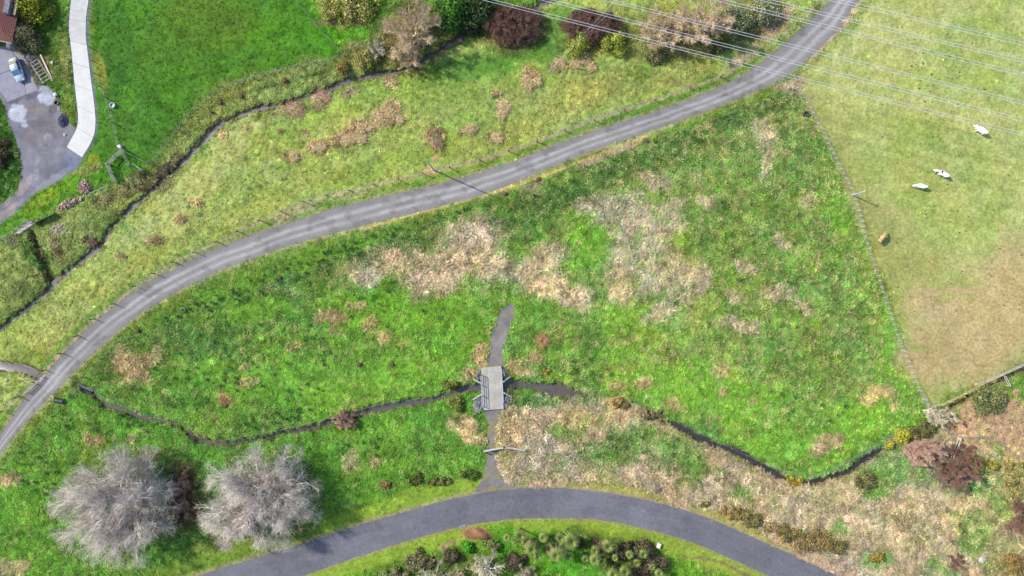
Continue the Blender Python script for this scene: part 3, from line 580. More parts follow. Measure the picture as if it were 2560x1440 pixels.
rr = samp(R, tx, ty); ch = samp(CH, tx, ty)
keep = (rng.random(n0) < np.clip(1.3*rr-.2, 0, 1)) & (ch < .35+.3*rng.random(n0)) & ~((ty < -32) & (samp(MBR.astype(float), tx, ty) > .1)) & (samp(MBR.astype(float), tx, ty) < .1)
tx = tx[keep]; ty = ty[keep]; rr = rr[keep]; n = len(tx)
tc_ = samp(C, tx, ty); dryness = np.clip((tc_[:, 0]-tc_[:, 1])/(tc_[:, 1]+1e-4)*4+.35, 0, 1)
tint = (2.05+.15*dryness[:, None])*tc_*np.exp(rng.normal(.04, .27, (n, 1)))*np.exp(rng.normal(0, .05, (n, 3)))
st = rng.random(n) < .10*rr*(1-samp(Mf, tx, ty))+.07*samp(M_main*east, tx, ty); tint[st] = tint[st]*.4+S(206,188,134)*1.5
dk = rng.random(n) < .09*rr; tint[dk] *= np.array([.62, .74, .62])
var = np.where(dryness > .55, rng.choice([1, 2], n), rng.choice([0, 0, 2], n))
ang = fbm(tx, ty, 5, 3, 14)*14+rng.normal(0, .55, n)
rot = np.stack([rng.normal(0, .12, n), rng.normal(0, .12, n), ang], 1)
sz = (.36+.85*rr)*rng.uniform(.6, 1.25, n); scl = np.stack([sz*1.1, sz*1.1, sz*rng.uniform(.5, 1.0, n)*(.35+.5*rr)], 1)
scatter('grass_tufts', tx, ty, samp(HH, tx, ty)-.01, var, rot, scl, tint, 'green and straw coloured grass tufts covering paddocks and banks', 'grass')
# darker rush clumps
pts = []
def rush(cx, cy, rx, ry, n, ang=0):
    t = rng.uniform(0, 2*np.pi, n); q = np.sqrt(rng.random(n)); a = math.radians(ang)
    u = rx*q*np.cos(t); v = ry*q*np.sin(t); pts.append(np.stack([cx+u*math.cos(a)-v*math.sin(a), cy+u*math.sin(a)+v*math.cos(a)], 1))
for a in [(800,660,420,24,150,-20),(1300,540,200,26,120,-20),(1560,420,200,24,110,-20),(1830,300,150,24,60,-20),(560,860,160,70,40),(480,960,160,60,60),(760,900,160,90,30),(640,1060,140,16,40,-15),(1200,1050,60,40,16),(1650,1130,140,50,60,20),(1480,1120,90,20,30),(2480,1210,80,40,40),(2380,1330,80,60,30),(1420,930,120,40,30),(300,1060,160,30,40),(120,1190,90,60,30),(980,760,160,60,16),(1850,700,260,200,60),(2060,1010,120,60,14),(960,1110,120,40,24),(1360,1000,80,16,20)]: rush(*a)
rp = np.vstack(pts); rx_ = (rp[:, 0]-1280)/PPM; ry_ = (720-rp[:, 1])/PPM; ok = samp(CH, rx_, ry_) < .2; rx_, ry_ = rx_[ok], ry_[ok]; n = len(rx_)
sz = rng.uniform(.45, 1.0, n); scl = np.stack([sz*1.1, sz*1.1, sz*.8], 1)
tint = 1.9*S(82,122,64)*np.exp(rng.normal(0, .25, (n, 1)))*np.exp(rng.normal(0, .06, (n, 3)))
scatter('rush_clumps', rx_, ry_, samp(HH, rx_, ry_)-.02, np.full(n, 3), np.stack([rng.normal(0, .1, n), rng.normal(0, .1, n), rng.uniform(0, 6.28, n)], 1), scl, tint, 'dark green rush clumps dotted through the rough paddock', 'rushes')

# ------------------------------------------------------------------ trees and shrubs
def tubes(P, Rr, k=3):
    """P (b,n,3) centre lines, Rr (b,n) radii -> verts, quads"""
    b, n, _ = P.shape; T = np.gradient(P, axis=1); T /= np.linalg.norm(T, axis=2, keepdims=True)+1e-9
    up = np.where(np.abs(T[..., 2:3]) < .9, np.array([0, 0, 1.]), np.array([1., 0, 0]))
    A = np.cross(T, up); A /= np.linalg.norm(A, axis=2, keepdims=True)+1e-9; B = np.cross(T, A)
    th = np.arange(k)*2*np.pi/k
    V = P[:, :, None]+(A[:, :, None]*np.cos(th)[:, None]+B[:, :, None]*np.sin(th)[:, None])*Rr[:, :, None, None]
    ix = np.arange(b*n*k).reshape(b, n, k); nx = np.roll(ix, -1, 2)
    q = np.stack([ix[:, :-1], nx[:, :-1], nx[:, 1:], ix[:, 1:]], -1).reshape(-1, 4)
    return V.reshape(-1, 3), q
def joinq(parts):
    V = []; Q = []; o = 0
    for v, q in parts: V.append(v); Q.append(q+o); o += len(v)
    return np.vstack(V), np.vstack(Q)
def unit(v): return v/(np.linalg.norm(v, axis=-1, keepdims=True)+1e-9)
def grow(r, P, Rr, cnt, L, spread, nseg, up, centre, out, t0=.25, rfac=.5, wob=.12, dome=None):
    """children on parent centre lines P (b,n,3)"""
    b, n, _ = P.shape; t = r.uniform(t0, 1, (b, cnt)); f = t*(n-1); i = np.minimum(f.astype(int), n-2); fr = (f-i)[..., None]
    bi = np.arange(b)[:, None]; p0 = P[bi, i]*(1-fr)+P[bi, i+1]*fr; tan = unit(P[bi, i+1]-P[bi, i]); rad = (Rr[bi, i]*(1-fr[..., 0])+Rr[bi, i+1]*fr[..., 0])
    p0 = p0.reshape(-1, 3); tan = tan.reshape(-1, 3); rad = rad.reshape(-1); m = len(p0)
    d = unit(tan+spread*r.normal(0, 1, (m, 3))*.6+out*unit(p0-centre)+np.array([0, 0, up]))
    Ls = L*r.uniform(.5, 1.15, m)*(1.15-.5*t.reshape(-1))
    pts = [p0]; cur = p0; dd = d
    for s in range(nseg):
        dd = unit(dd+wob*r.normal(0, 1, (m, 3))+np.array([0, 0, up*.25])); cur = cur+dd*(Ls/nseg)[:, None]; pts.append(cur)
    Q = np.stack(pts, 1)
    if dome is not None:
        c, rx, ry, rz = dome; s = np.array([rx, ry, rz]); e = (Q-c)/s; ln = np.linalg.norm(e, axis=2, keepdims=True); f = np.where(ln > .9, (.9+(ln-.9)*.62)/ln, 1); Q = c+e*f*s
        Q[..., 2] = np.maximum(Q[..., 2], .25)
    r0 = rad*rfac; RR = r0[:, None]*np.linspace(1, .35, nseg+1)[None]
    return Q, RR
M_BARKG = mat('pale_bark', S(206,194,180), rough=.9, var=.2, scale=2, col2=S(150,142,136)*.9, bump=.2)
M_TWIGG = mat('grey_twigs', S(190,178,166), rough=.9, var=.22, scale=.25, col2=S(162,150,140))
M_BARKB = mat('buff_bark', S(196,176,146), rough=.9, var=.2, scale=2, col2=S(160,138,110), bump=.2)
M_TWIGB = mat('buff_twigs', S(168,148,118), rough=.9, var=.2, scale=.3, col2=S(142,122,96))
M_TWIGR = mat('brown_twigs', S(116,88,74), rough=.9, var=.25, scale=.5, col2=S(92,68,58))
M_TWIGP = mat('pinkish_twigs', S(172,140,122), rough=.9, var=.2, scale=.5, col2=S(140,110,96))
M_TWIGW = mat('white_branches', S(204,194,186), rough=.85, var=.2, scale=.8, col2=S(160,150,142))
M_TWIGY = mat('lichen_twigs', S(170,160,132), rough=.9, var=.2, scale=.4, col2=S(140,132,110))
TWG = 1.75
for m_, g_ in ((M_BARKG, 3.2), (M_TWIGG, 2.5), (M_BARKB, 2.6), (M_TWIGB, 3.2), (M_TWIGR, 2.5), (M_TWIGP, 2.4), (M_TWIGW, 2.6), (M_TWIGY, 2.6)):
    for n_ in m_.node_tree.nodes:
        if n_.type == 'MIX':
            for k_ in (6, 7): c_v = n_.inputs[k_].default_value; n_.inputs[k_].default_value = (*[min(.68, c_v[i_]*g_) for i_ in range(3)], 1)
def bare_tree(name, label, px, py, R0, H0, seed, bark, twig, limbs=12, n2=11, n3=8, n4=8, off=(0, 0), r0=.32, twr=.02, squash=1.0, lowdome=.32, group=None, trunks=1, cat='tree', tw_len=.085, up=.18, sd=.75):
    r = np.random.default_rng(seed); base = G3(px, py); e = empty(name, base); tag(e, label, cat, group)
    c = np.array([off[0], off[1], H0*lowdome]); dome = (c, R0, R0*squash, H0*(1-lowdome))
    th = np.arccos(np.clip(1-(np.arange(limbs)+.5)/limbs*(1-math.cos(math.radians(98))), -1, 1))*r.uniform(.9, 1.08, limbs); ph = np.arange(limbs)*2.39996+r.uniform(0, 6.28)+r.normal(0, .2, limbs)
    tip = c+np.stack([np.sin(th)*np.cos(ph)*R0, np.sin(th)*np.sin(ph)*R0*squash, np.cos(th)*H0*(1-lowdome)], 1)*r.uniform(.58, .86, (limbs, 1))
    st = np.zeros((limbs, 3)); st[:, 2] = r.uniform(.02, .16, limbs)*H0
    if trunks > 1: st[:, :2] = r.normal(0, R0*.12, (limbs, 2)); st[:, 2] = 0
    mid = st*.5+tip*.5+np.stack([0*th, 0*th, H0*.10*r.uniform(.3, 1.2, limbs)], 1)
    t = np.linspace(0, 1, 9)[None, :, None]
    P = st[:, None]*(1-t)**2+2*mid[:, None]*t*(1-t)+tip[:, None]*t**2
    P[:, 1:-1] += r.normal(0, R0*.018, (limbs, 7, 3))
    RR = r0*r.uniform(.4, .62, limbs)[:, None]*np.linspace(1, .16, 9)[None]
    parts = [tubes(P, RR, 5)]
    if trunks == 1:
        tp = np.array([[[0, 0, -.3], [0.05, 0, .4], [.03, .05, H0*.09], [0, 0, H0*.17]]]); parts.append(tubes(tp, np.array([[r0*1.35, r0*1.05, r0*.9, r0*.6]]), 8))
    P2, R2 = grow(r, P, RR, n2, R0*.38, sd, 5, up, c, .35, .22, .68, .16, dome); parts.append(tubes(P2, R2, 4))
    V, Q = joinq(parts); obj('trunk', np_mesh('trunk', V, Q, bark, smooth=True), e)
    P3, R3 = grow(r, P2, R2, n3, R0*.2, sd*1.35, 3, up, c, .4, .15, .6, .2, dome); R3 = np.maximum(R3, twr)
    P4, R4 = grow(r, P3, R3, n4, R0*tw_len*1.7, sd*1.5, 2, up, c, .35, .1, .6, .2, dome); R4 = np.maximum(R4, twr*.75)*np.array([1, .8, .35])
    P5, R5 = grow(r, P2, R2, n4, R0*tw_len*1.6, sd*1.4, 2, up, c, .4, .3, .4, .2, dome); R5 = np.maximum(R5, twr*.75)[:, :3]*np.array([1, .8, .35])
    V, Q = joinq([tubes(P3, R3, 3), tubes(P4, R4, 3), tubes(P5, R5, 3)])
    obj('crown', np_mesh('crown', V, Q, twig), e)
    return e
bare_tree('bare_tree', 'broad leafless grey tree with reddish undergrowth at its eastern foot', 348, 1228, 12.2, 10.8, 21, M_BARKG, M_TWIGG, limbs=24, n2=12, n3=8, n4=7, off=(-1.5, -1.3), r0=.62, twr=.0135, sd=.95)
bare_tree('bare_tree', 'leafless grey tree with long boughs reaching over the asphalt road verge', 672, 1222, 12.4, 10.4, 33, M_BARKG, M_TWIGG, limbs=22, n2=13, n3=8, n4=7, off=(-.3, -.3), r0=.66, twr=.0135, squash=.84, sd=1.0)
bare_tree('bare_tree', 'round buff leafless tree straddling the creek at field corner', 1036, 102, 6.0, 9.0, 41, M_BARKB, M_TWIGB, limbs=14, n2=10, n3=8, n4=8, off=(-.2, .6), r0=.32, twr=.021, squash=1.1)
bare_tree('bare_tree', 'tall buff leafless tree under the power lines beside grey scrub', 1745, 82, 5.8, 9.0, 42, M_BARKB, M_TWIGB, limbs=13, n2=10, n3=7, n4=8, off=(.5, 1.2), r0=.3, twr=.021)
bare_tree('bare_tree', 'leaning buff leafless tree under the power lines nearest the yellow-green bushes', 1655, 96, 5.2, 7.0, 43, M_BARKB, M_TWIGB, limbs=12, n2=9, n3=7, n4=8, off=(-.2, .4), r0=.25, twr=.021, squash=.8)
bare_tree('bare_tree', 'small fan-shaped leafless buff tree leaning over the creek bend', 1020, 152, 2.4, 4.0, 44, M_BARKB, M_TWIGB, limbs=8, n2=7, n3=6, n4=5, off=(-.2, -.8), r0=.14, twr=.02, squash=1.1)
bare_tree('bare_tree', 'leafless pale fan-shaped tree at the corner of paddock rails', 2312, 1026, 3.0, 4.5, 45, M_BARKG, M_TWIGY, limbs=10, n2=8, n3=7, n4=7, off=(1.9, -.9), r0=.16, twr=.022, squash=.8)
bare_tree('bare_shrub', 'pinkish leafless shrub sprawling beside yellow bushes on the stream', 2262, 1108, 4.2, 4.2, 46, M_TWIGP, M_TWIGP, limbs=13, n2=9, n3=7, n4=6, off=(3.2, -1.4), r0=.14, twr=.022, squash=.62, cat='shrub')
bare_tree('bare_shrub', 'dark purple-brown leafless thicket below the timber rails', 2375, 1155, 4.6, 3.2, 47, M_TWIGR, M_TWIGR, limbs=14, n2=9, n3=7, n4=6, off=(.8, -.8), r0=.12, twr=.024, squash=1.1, cat='shrub', trunks=5)
bare_tree('bare_shrub', 'pinkish brown leafless shrub bridging the narrow stream', 868, 1046, 2.7, 2.8, 48, M_TWIGP, M_TWIGP, limbs=12, n2=8, n3=7, n4=7, off=(-.2, -.2), r0=.1, twr=.02, squash=.75, cat='shrub', trunks=3)
bare_tree('bare_shrub', 'reddish bramble mound between the two large leafless trees', 462, 1232, 2.8, 1.8, 49, M_TWIGP, M_TWIGP, limbs=12, n2=9, n3=7, n4=7, off=(0, 0), r0=.08, twr=.022, squash=1.9, cat='shrub', trunks=4)
bare_tree('bare_tree', 'twisted white leafless tree beside the cabbage trees', 1222, 1418, 4.6, 5.0, 51, M_TWIGW, M_TWIGY, limbs=9, n2=7, n3=5, n4=3, off=(-.3, 1.2), r0=.3, twr=.024, squash=.8, up=.1, sd=1.1)
bare_tree('bare_tree', 'twisted white leafless tree with grey-green scrub at its foot', 1090, 1440, 3.6, 4.5, 52, M_TWIGW, M_TWIGY, limbs=8, n2=7, n3=5, n4=3, off=(0, .8), r0=.26, twr=.024, up=.1, sd=1.1)
bare_tree('bare_tree', 'short orange-tinged leafless tree between two white twisted trees', 1145, 1430, 2.2, 3.6, 53, M_BARKB, M_TWIGB, limbs=7, n2=6, n3=5, n4=3, off=(-.2, .4), r0=.18, twr=.024, up=.1, sd=1.1)
bare_tree('bare_shrub', 'dark leafless shrub by the bright lawn under the cabbage trees', 1312, 1428, 2.6, 2.6, 54, M_TWIGR, M_TWIGY, limbs=10, n2=8, n3=6, n4=5, off=(.2, 0), r0=.1, twr=.022, cat='shrub', trunks=3)
bare_tree('bare_shrub', 'dense dark brown leafless thicket bordering the shaded creek', 1282, 70, 6.4, 3.2, 55, M_TWIGR, M_TWIGR, limbs=24, n2=11, n3=8, n4=8, off=(0, .3), r0=.1, twr=.025, squash=.66, cat='shrub', trunks=8)
bare_tree('bare_shrub', 'dense reddish brown leafless thicket behind two yellow-green bushes', 1474, 72, 6.0, 2.6, 56, M_TWIGR, M_TWIGR, limbs=22, n2=10, n3=8, n4=8, off=(0, .3), r0=.1, twr=.025, squash=.5, cat='shrub', trunks=8)
bare_tree('bare_shrub', 'small grey leafless shrub beside the round buff tree', 945, 128, 2.0, 2.4, 57, M_TWIGY, M_TWIGG, limbs=10, n2=7, n3=6, n4=6, off=(0, .1), r0=.08, twr=.02, cat='shrub', trunks=3)
bare_tree('bare_shrub', 'small brown leafless shrub on the creek bank with a fallen log', 228, 606, 1.1, 1.3, 58, M_TWIGP, M_TWIGP, limbs=9, n2=7, n3=6, n4=5, off=(0, 0), r0=.05, twr=.018, cat='shrub', trunks=3)
bare_tree('bare_shrub', 'grey-brown leafless shrub at the eastern roadside corner', 2550, 1290, 4.2, 2.6, 59, M_TWIGR, M_TWIGR, limbs=12, n2=9, n3=6, n4=6, off=(0, 0), r0=.1, twr=.024, cat='shrub', trunks=5)
bare_tree('bare_shrub', 'dark grey leafless bush standing in pale dry grass', 2385, 1402, 1.9, 1.6, 60, M_TWIGR, M_TWIGR, limbs=10, n2=7, n3=6, n4=6, off=(0, 0), r0=.07, twr=.022, cat='shrub', trunks=3)

M_LEAF = mat('leaves', None, rough=.7, var=.12, attr='tint', fine=6, spec=.2, trans=.35)
def leafy(name, label, px, py, rx, ry, h, cols, seed, nb=26, nl=5200, leaf=.17, low=.12, off=(0, 0), group=None, cat='shrub', trunk=True, twiggy=None, rb=.34, z0=0.0):
    """crown of many small leaf faces on overlapping clumps"""
    r = np.random.default_rng(seed); e = empty(name, G3(px, py)); tag(e, label, cat, group)
    u = unit(r.normal(0, 1, (nb, 3))); u[:, 2] = np.abs(u[:, 2])*.95-.1; q = r.uniform(.35, .82, (nb, 1))
    u[:, :2] *= r.uniform(.8, 1.25, (nb, 1)); bc = u*q*np.array([rx, ry, h*(1-low)])+np.array([off[0], off[1], h*low+z0]); br = rb*min(rx, ry)*r.uniform(.6, 1.25, nb)
    w = br**2/np.sum(br**2); which = r.choice(nb, nl, p=w); d = unit(r.normal(0, 1, (nl, 3))); d[:, 2] = np.where(d[:, 2] < -.3, -d[:, 2], d[:, 2])
    rad = br[which]*np.clip(1+r.normal(-.05, .28, nl), .3, 1.75); p = bc[which]+d*rad[:, None]*np.array([1, 1, .8])+r.normal(0, .05*min(rx, ry), (nl, 3)); p[:, 2] = np.maximum(p[:, 2], .08)
    nrm = unit(d+r.normal(0, .55, (nl, 3))); a = unit(np.cross(nrm, r.normal(0, 1, (nl, 3)))); b = np.cross(nrm, a)
    s = leaf*r.uniform(.6, 1.4, (nl, 1)); V = np.stack([p-a*s, p-b*s*.55, p+a*s, p+b*s*.55], 1).reshape(-1, 3)
    Q = np.arange(nl*4).reshape(-1, 4); cols = np.asarray(cols); bcx = r.integers(0, len(cols), nb)
    tn = cols[np.where(r.random(nl) < .6, bcx[which], r.integers(0, len(cols), nl))]*2.05*np.exp(r.normal(0, .38, (nl, 1)))
    obj('foliage', np_mesh('foliage', V, Q, M_LEAF, {'tint': np.repeat(tn, 4, 0)}), e)
    k = min(nb, 12); P = np.stack([np.array([[0, 0, -.2]]*k)+r.normal(0, .06*rx, (k, 3))*np.array([1, 1, 0]), bc[:k]*np.array([.45, .45, .55]), bc[:k]], 1); rt = .035*math.sqrt(h)*np.array([1.6, 1., .4])
    V, Q = tubes(P, np.tile(rt, (k, 1)), 4); obj('trunk', np_mesh('trunk', V, Q, twiggy or M_BARKB), e)
    return e
YG = [S(176,180,74), S(152,162,60), S(124,138,52)]; OL = [S(122,122,72), S(104,104,60), S(92,88,58), S(140,134,92)]; EV = [S(74,120,40), S(58,96,36), S(46,78,32), S(96,140,44)]
GO = [S(160,134,84), S(130,112,68), S(112,106,60), S(176,148,84), S(122,124,66)]; YL = [S(188,182,58), S(166,164,56), S(134,138,48)]; GG = [S(128,136,92), S(110,118,78), S(150,150,112)]; DK = [S(72,66,48), S(88,78,56), S(60,58,40), S(100,90,62)]
leafy('evergreen_tree', 'glossy evergreen tree behind the round buff leafless tree', 1138, 34, 3.6, 3.4, 6.5, EV, 1, 40, 9000, .2, cat='tree')
leafy('evergreen_tree', 'dark evergreen tree over the shaded creek by the brown thicket', 1200, 26, 3.4, 3.2, 5.5, [S(62,84,40), S(50,70,36), S(80,96,56)], 2, 36, 7000, .2, cat='tree')
leafy('conifer', 'yellow-green bushy conifer beside the house and concrete drive', 90, 22, 3.4, 2.9, 4.6, [S(158,160,46), S(134,140,40), S(104,116,34)], 3, 44, 9000, .16, cat='tree')
leafy('shrub', 'grey-olive rounded shrub between brick roof and planter frames', 72, 96, 2.7, 3.0, 3.4, [S(112,112,74), S(92,88,64), S(78,70,56), S(130,128,88)], 4, 34, 8000, .13)
leafy('shrub', 'dark low shrub at the edge of gravel yard lawn', 12, 388, 1.6, 2.6, 1.6, DK, 5, 18, 3000, .14)
leafy('shrub', 'yellow-green bush with a dark hollow beside reddish thicket', 1446, 116, 2.1, 2.2, 2.8, YG, 6, 18, 3600, .14)
leafy('shrub', 'yellow-green bush next to the leaning buff tree', 1536, 110, 2.9, 2.4, 3.0, YG, 7, 22, 4600, .14)
leafy('shrub', 'olive low bush between leaning buff tree and meadow', 1640, 142, 2.4, 1.4, 1.2, OL, 8, 20, 3600, .13)
leafy('shrub', 'grey-green lichen covered scrub between buff tree and gravel road', 1836, 60, 3.2, 3.0, 3.2, GG, 9, 30, 6400, .15)
leafy('shrub', 'grey-green scrub with white twigs beside the gravel road verge', 1905, 30, 3.2, 2.6, 3.0, GG, 10, 30, 6000, .15)
leafy('shrub', 'brown-green scrub at the foot of tall buff tree', 1790, 118, 2.2, 1.6, 1.8, OL, 11, 20, 3600, .14)
leafy('shrub', 'olive and straw bush beside the wire fence corner', 918, 150, 2.0, 1.7, 1.9, [S(160,150,84), S(134,126,70), S(120,132,60)], 12, 20, 4200, .13)
leafy('shrub', 'tan rounded bush on the creek bank near the fence corner', 856, 172, 1.4, 1.5, 1.5, [S(150,126,72), S(128,106,60), S(140,134,70)], 13, 16, 3000, .12)
leafy('hedge_shrub', 'straw-green bank of long bushy growth inside the fence corner', 880, 18, 7.4, 3.0, 2.2, [S(168,168,84), S(140,150,60), S(190,172,110), S(112,134,48)], 14, 46, 9000, .16)
leafy('shrub', 'dark green flax-like shrub on the stream bank west of bridge', 1128, 962, 1.6, 1.0, 1.5, [S(84,106,38), S(66,84,34), S(120,128,50)], 15, 16, 3000, .15)
leafy('shrub', 'green shrub with rusty foot beside the bridge rocks', 1140, 1012, 1.7, 1.9, 1.7, [S(104,130,50), S(82,108,44), S(136,148,66), S(120,84,60)], 16, 18, 3400, .15)
leafy('gorse_bush', 'small yellow flowering bush on the stream bank east of bridge', 1365, 925, 1.0, .7, .9, [S(180,176,50), S(130,120,56), S(120,92,64)], 17, 12, 1600, .11)
leafy('shrub', 'brown-green scrub hiding the stream under the paddock corner', 1548, 1008, 2.6, 1.2, 1.3, GO, 18, 20, 3600, .13)
leafy('shrub', 'grey-brown scrub leaning along the hidden stream', 1625, 1036, 2.6, 1.0, 1.0, [S(160,138,106), S(130,112,80), S(112,100,66)], 19, 18, 3200, .13)
leafy('gorse_bush', 'bright yellow bush at the stream head beside pinkish shrub', 2252, 1086, 1.7, 1.5, 2.0, YL, 20, 20, 3800, .14)
leafy('gorse_bush', 'smaller bright yellow bush overhanging the stream end', 2226, 1112, 1.0, .9, 1.3, YL, 21, 12, 1800, .13)
leafy('gorse_bush', 'straggling yellow-green bush in the stream elbow', 1990, 1205, 2.2, 1.1, 1.2, [S(170,160,50), S(132,128,48), S(178,132,60)], 22, 18, 2600, .12)
leafy('shrub', 'olive green spreading shrub behind the tan paddock rails', 2468, 996, 3.3, 2.8, 2.6, [S(126,130,78), S(108,112,66), S(146,148,98)], 23, 32, 7600, .13)
leafy('shrub', 'olive scrub between the fan-shaped tree and yellow bush', 2300, 1075, 2.8, 1.6, 1.8, OL, 24, 20, 4200, .13)
leafy('shrub', 'olive domed bush alone below the dark stream', 2162, 1206, 1.9, 1.6, 1.7, OL, 25, 18, 3600, .12)
for i, (x, y, s) in enumerate([(2422,1150,1.2),(2458,1152,1.1),(2482,1160,1.1),(2440,1172,.9)]):
    leafy('sedge_clump', 'olive sedge clump in the wet corner near curved fence', x, y, s, s, 1.1, [S(150,144,60), S(122,118,54), S(176,160,80)], 60+i, 12, 1500, .14, group='sedge clumps in the wet corner', cat='plant')
for i, (x, y, s) in enumerate([(2520,1200,1.5),(2545,1175,1.3),(2535,1230,1.2),(2515,1160,.9)]):
    leafy('gorse_bush', 'golden yellow bush in the bushy cluster near curved fence', x, y, s, s, 1.3, [S(160,146,76), S(138,126,66), S(172,158,104), S(120,126,66)], 70+i, 14, 2000, .13, group='golden bushes by the curved fence')
gh = [(1835,1276,1.2,.9),(1872,1298,1.5,1.0),(1908,1312,1.4,1.1),(1943,1322,1.5,1.0),(1978,1334,1.5,1.1),(2013,1346,1.5,1.2),(2047,1356,1.5,1.2),(1745,1252,.9,.8),(1810,1270,1.2,.9),(1855,1290,1.3,1.0),(1890,1306,1.3,1.1),(1925,1318,1.3,1.1),(1960,1328,1.4,1.1),(1996,1340,1.5,1.2),(2030,1350,1.4,1.2),(2064,1362,1.5,1.3),(2090,1372,1.1,1.0)]
for i, (x, y, s, h) in enumerate(gh):
    jx, jy, js = random.gauss(0, 9), random.gauss(0, 8), random.uniform(.55, 1.35)
    leafy('gorse_bush', 'brown-gold gorse bush in the hedge row along the road verge', x+jx, y+jy, s*1.5*js, s*1.15*js, h*1.1*js, [GO, GO[1:]+OL, [S(172,150,104), S(150,126,84), S(128,110,76)]][i % 3], 80+i, 14, 1900, .12, group='gorse hedge along the road verge')
leafy('gorse_bush', 'yellow-tipped gorse bush on the dry bank past the hedge end', 2192, 1392, 1.7, 1.0, 1.1, [S(170,148,60), S(126,112,56)], 92, 16, 2400, .12)
leafy('shrub', 'brown bush with orange tips at the far road corner', 2540, 1412, 3.2, 2.0, 1.6, [S(150,116,70), S(124,98,62), S(140,128,72)], 93, 22, 4200, .13)
for i, (x, y, rx, ry, h, c, lb) in enumerate([(1175,1185,2.6,1.0,1.2,[S(92,116,48),S(120,124,64),S(70,92,42)],'dark green scrub strip between verge lawn and gate path'),(1100,1200,2.4,1.0,1.1,[S(96,120,50),S(126,112,66),S(150,140,90)],'mixed brown and green scrub along the verge lawn'),
  (1040,1196,2.0,1.1,1.2,[S(84,112,44),S(110,104,58)],'olive scrub beside the overgrown drain'),(965,1210,2.0,1.0,1.1,GO,'golden-brown scrub clump on the edge of verge lawn')]):
    leafy('shrub', lb, x, y, rx, ry, h, c, 100+i, 18, 3200, .13)
# scrub under and around the cabbage trees
for i, (x, y, rx, ry, h, c, lb) in enumerate([(1440,1352,1.9,1.4,2.0,DK,'dark rounded shrub at the lawn edge of cabbage tree grove'),(1500,1362,2.2,1.6,2.0,[S(112,84,72),S(92,70,60),S(120,104,80)],'purplish brown shrub among the cabbage trees'),(1560,1372,2.2,1.8,2.0,DK,'dark brown-green shrub in the heart of cabbage tree grove'),(1605,1368,2.2,2.0,2.2,[S(96,92,60),S(78,70,52),S(112,104,72)],'olive-brown shrub at the eastern end of cabbage tree grove'),(1640,1400,2.3,2.6,2.4,[S(100,92,70),S(82,72,56),S(118,108,82)],'large grey-brown shrub shading the lawn by the white post'),(1600,1420,2.2,1.8,2.0,DK,'dark shrub behind the large grey-brown shrub'),(1530,1410,1.6,1.4,1.5,[S(104,116,62),S(84,92,50)],'green-brown low shrub beside the bright lawn'),
  (1050,1400,3.2,1.8,1.9,[S(120,116,76),S(100,98,64),S(138,130,92)],'grey-green scrub bank beside the asphalt curve'),(980,1432,3.0,1.2,1.5,[S(100,132,56),S(128,132,80),S(150,136,104)],'pale green scrub at the foot of the road bank'),(1130,1385,2.0,1.4,1.8,[S(96,88,62),S(78,70,50)],'brown scrub between twisted white trees and verge'),(1170,1365,1.1,1.0,1.5,[S(84,160,36),S(70,130,32)],'bright green young bush beside the twisted white trees'),(1230,1362,1.8,1.0,1.4,[S(120,128,70),S(96,104,56)],'olive bush below the bare earth mound'),(1290,1400,1.8,1.6,1.6,[S(110,96,76),S(90,80,60)],'brown shrub next to the twisted white tree')]):
    leafy('shrub', lb, x, y, rx, ry, h, c, 120+i, 22, 4200, .13)

# cabbage trees
M_CAB = mat('cabbage_tree_leaves', S(168,182,98)*1.45, rough=.6, var=.2, scale=.9, col2=S(122,146,66)*1.35, fine=4, trans=.3)
M_CABD = mat('cabbage_tree_dead_leaves', S(186,164,124), rough=.9, var=.25, scale=1, col2=S(128,104,80))
M_CTRUNK = mat('cabbage_tree_trunk', S(128,112,98), rough=.95, var=.2, scale=4, bump=.3)
def head_mesh(seed, n=95, L=.95):
    r = np.random.default_rng(seed); V = []; Q = []
    for i in range(n):
        z = .92-1.25*(i+.5)/n; a = i*2.39996; q = math.sqrt(max(0, 1-z*z)); d = np.array([q*math.cos(a), q*math.sin(a), z])
        s = np.cross(d, [0, 0, 1.]); s = unit(s if np.linalg.norm(s) > 1e-3 else np.array([1., 0, 0]))*.05; l = L*r.uniform(.8, 1.15)
        m = d*l*.55; t = d*l+np.array([0, 0, -.28*l*q]); k = len(V); V += [d*.05-s*.6, d*.05+s*.6, m+s, m-s, t]; Q += [(k, k+1, k+2), (k, k+2, k+3), (k+3, k+2, k+4)]
    return np_mesh('leaf_head', np.array(V), np.array(Q), M_CAB)
heads = [head_mesh(5), head_mesh(6, 110, 1.05), head_mesh(7, 80, .85)]
def skirt(seed):
    r = np.random.default_rng(seed); V = []; Q = []
    for i in range(60):
        a = r.uniform(0, 6.28); d = np.array([math.cos(a), math.sin(a), 0]); s = np.array([-d[1], d[0], 0])*.045; l = r.uniform(.5, .95)
        p0 = np.array([0, 0, -.1]); p1 = d*l*.55+[0, 0, -.2*l]; p2 = d*l*.9+[0, 0, -.75*l]; k = len(V); V += [p0-s, p0+s, p1+s, p1-s, p2]; Q += [(k, k+1, k+2), (k, k+2, k+3), (k+3, k+2, k+4)]
    return np_mesh('dead_leaf_skirt', np.array(V), np.array(Q), M_CABD)
skirts = [skirt(1), skirt(2)]
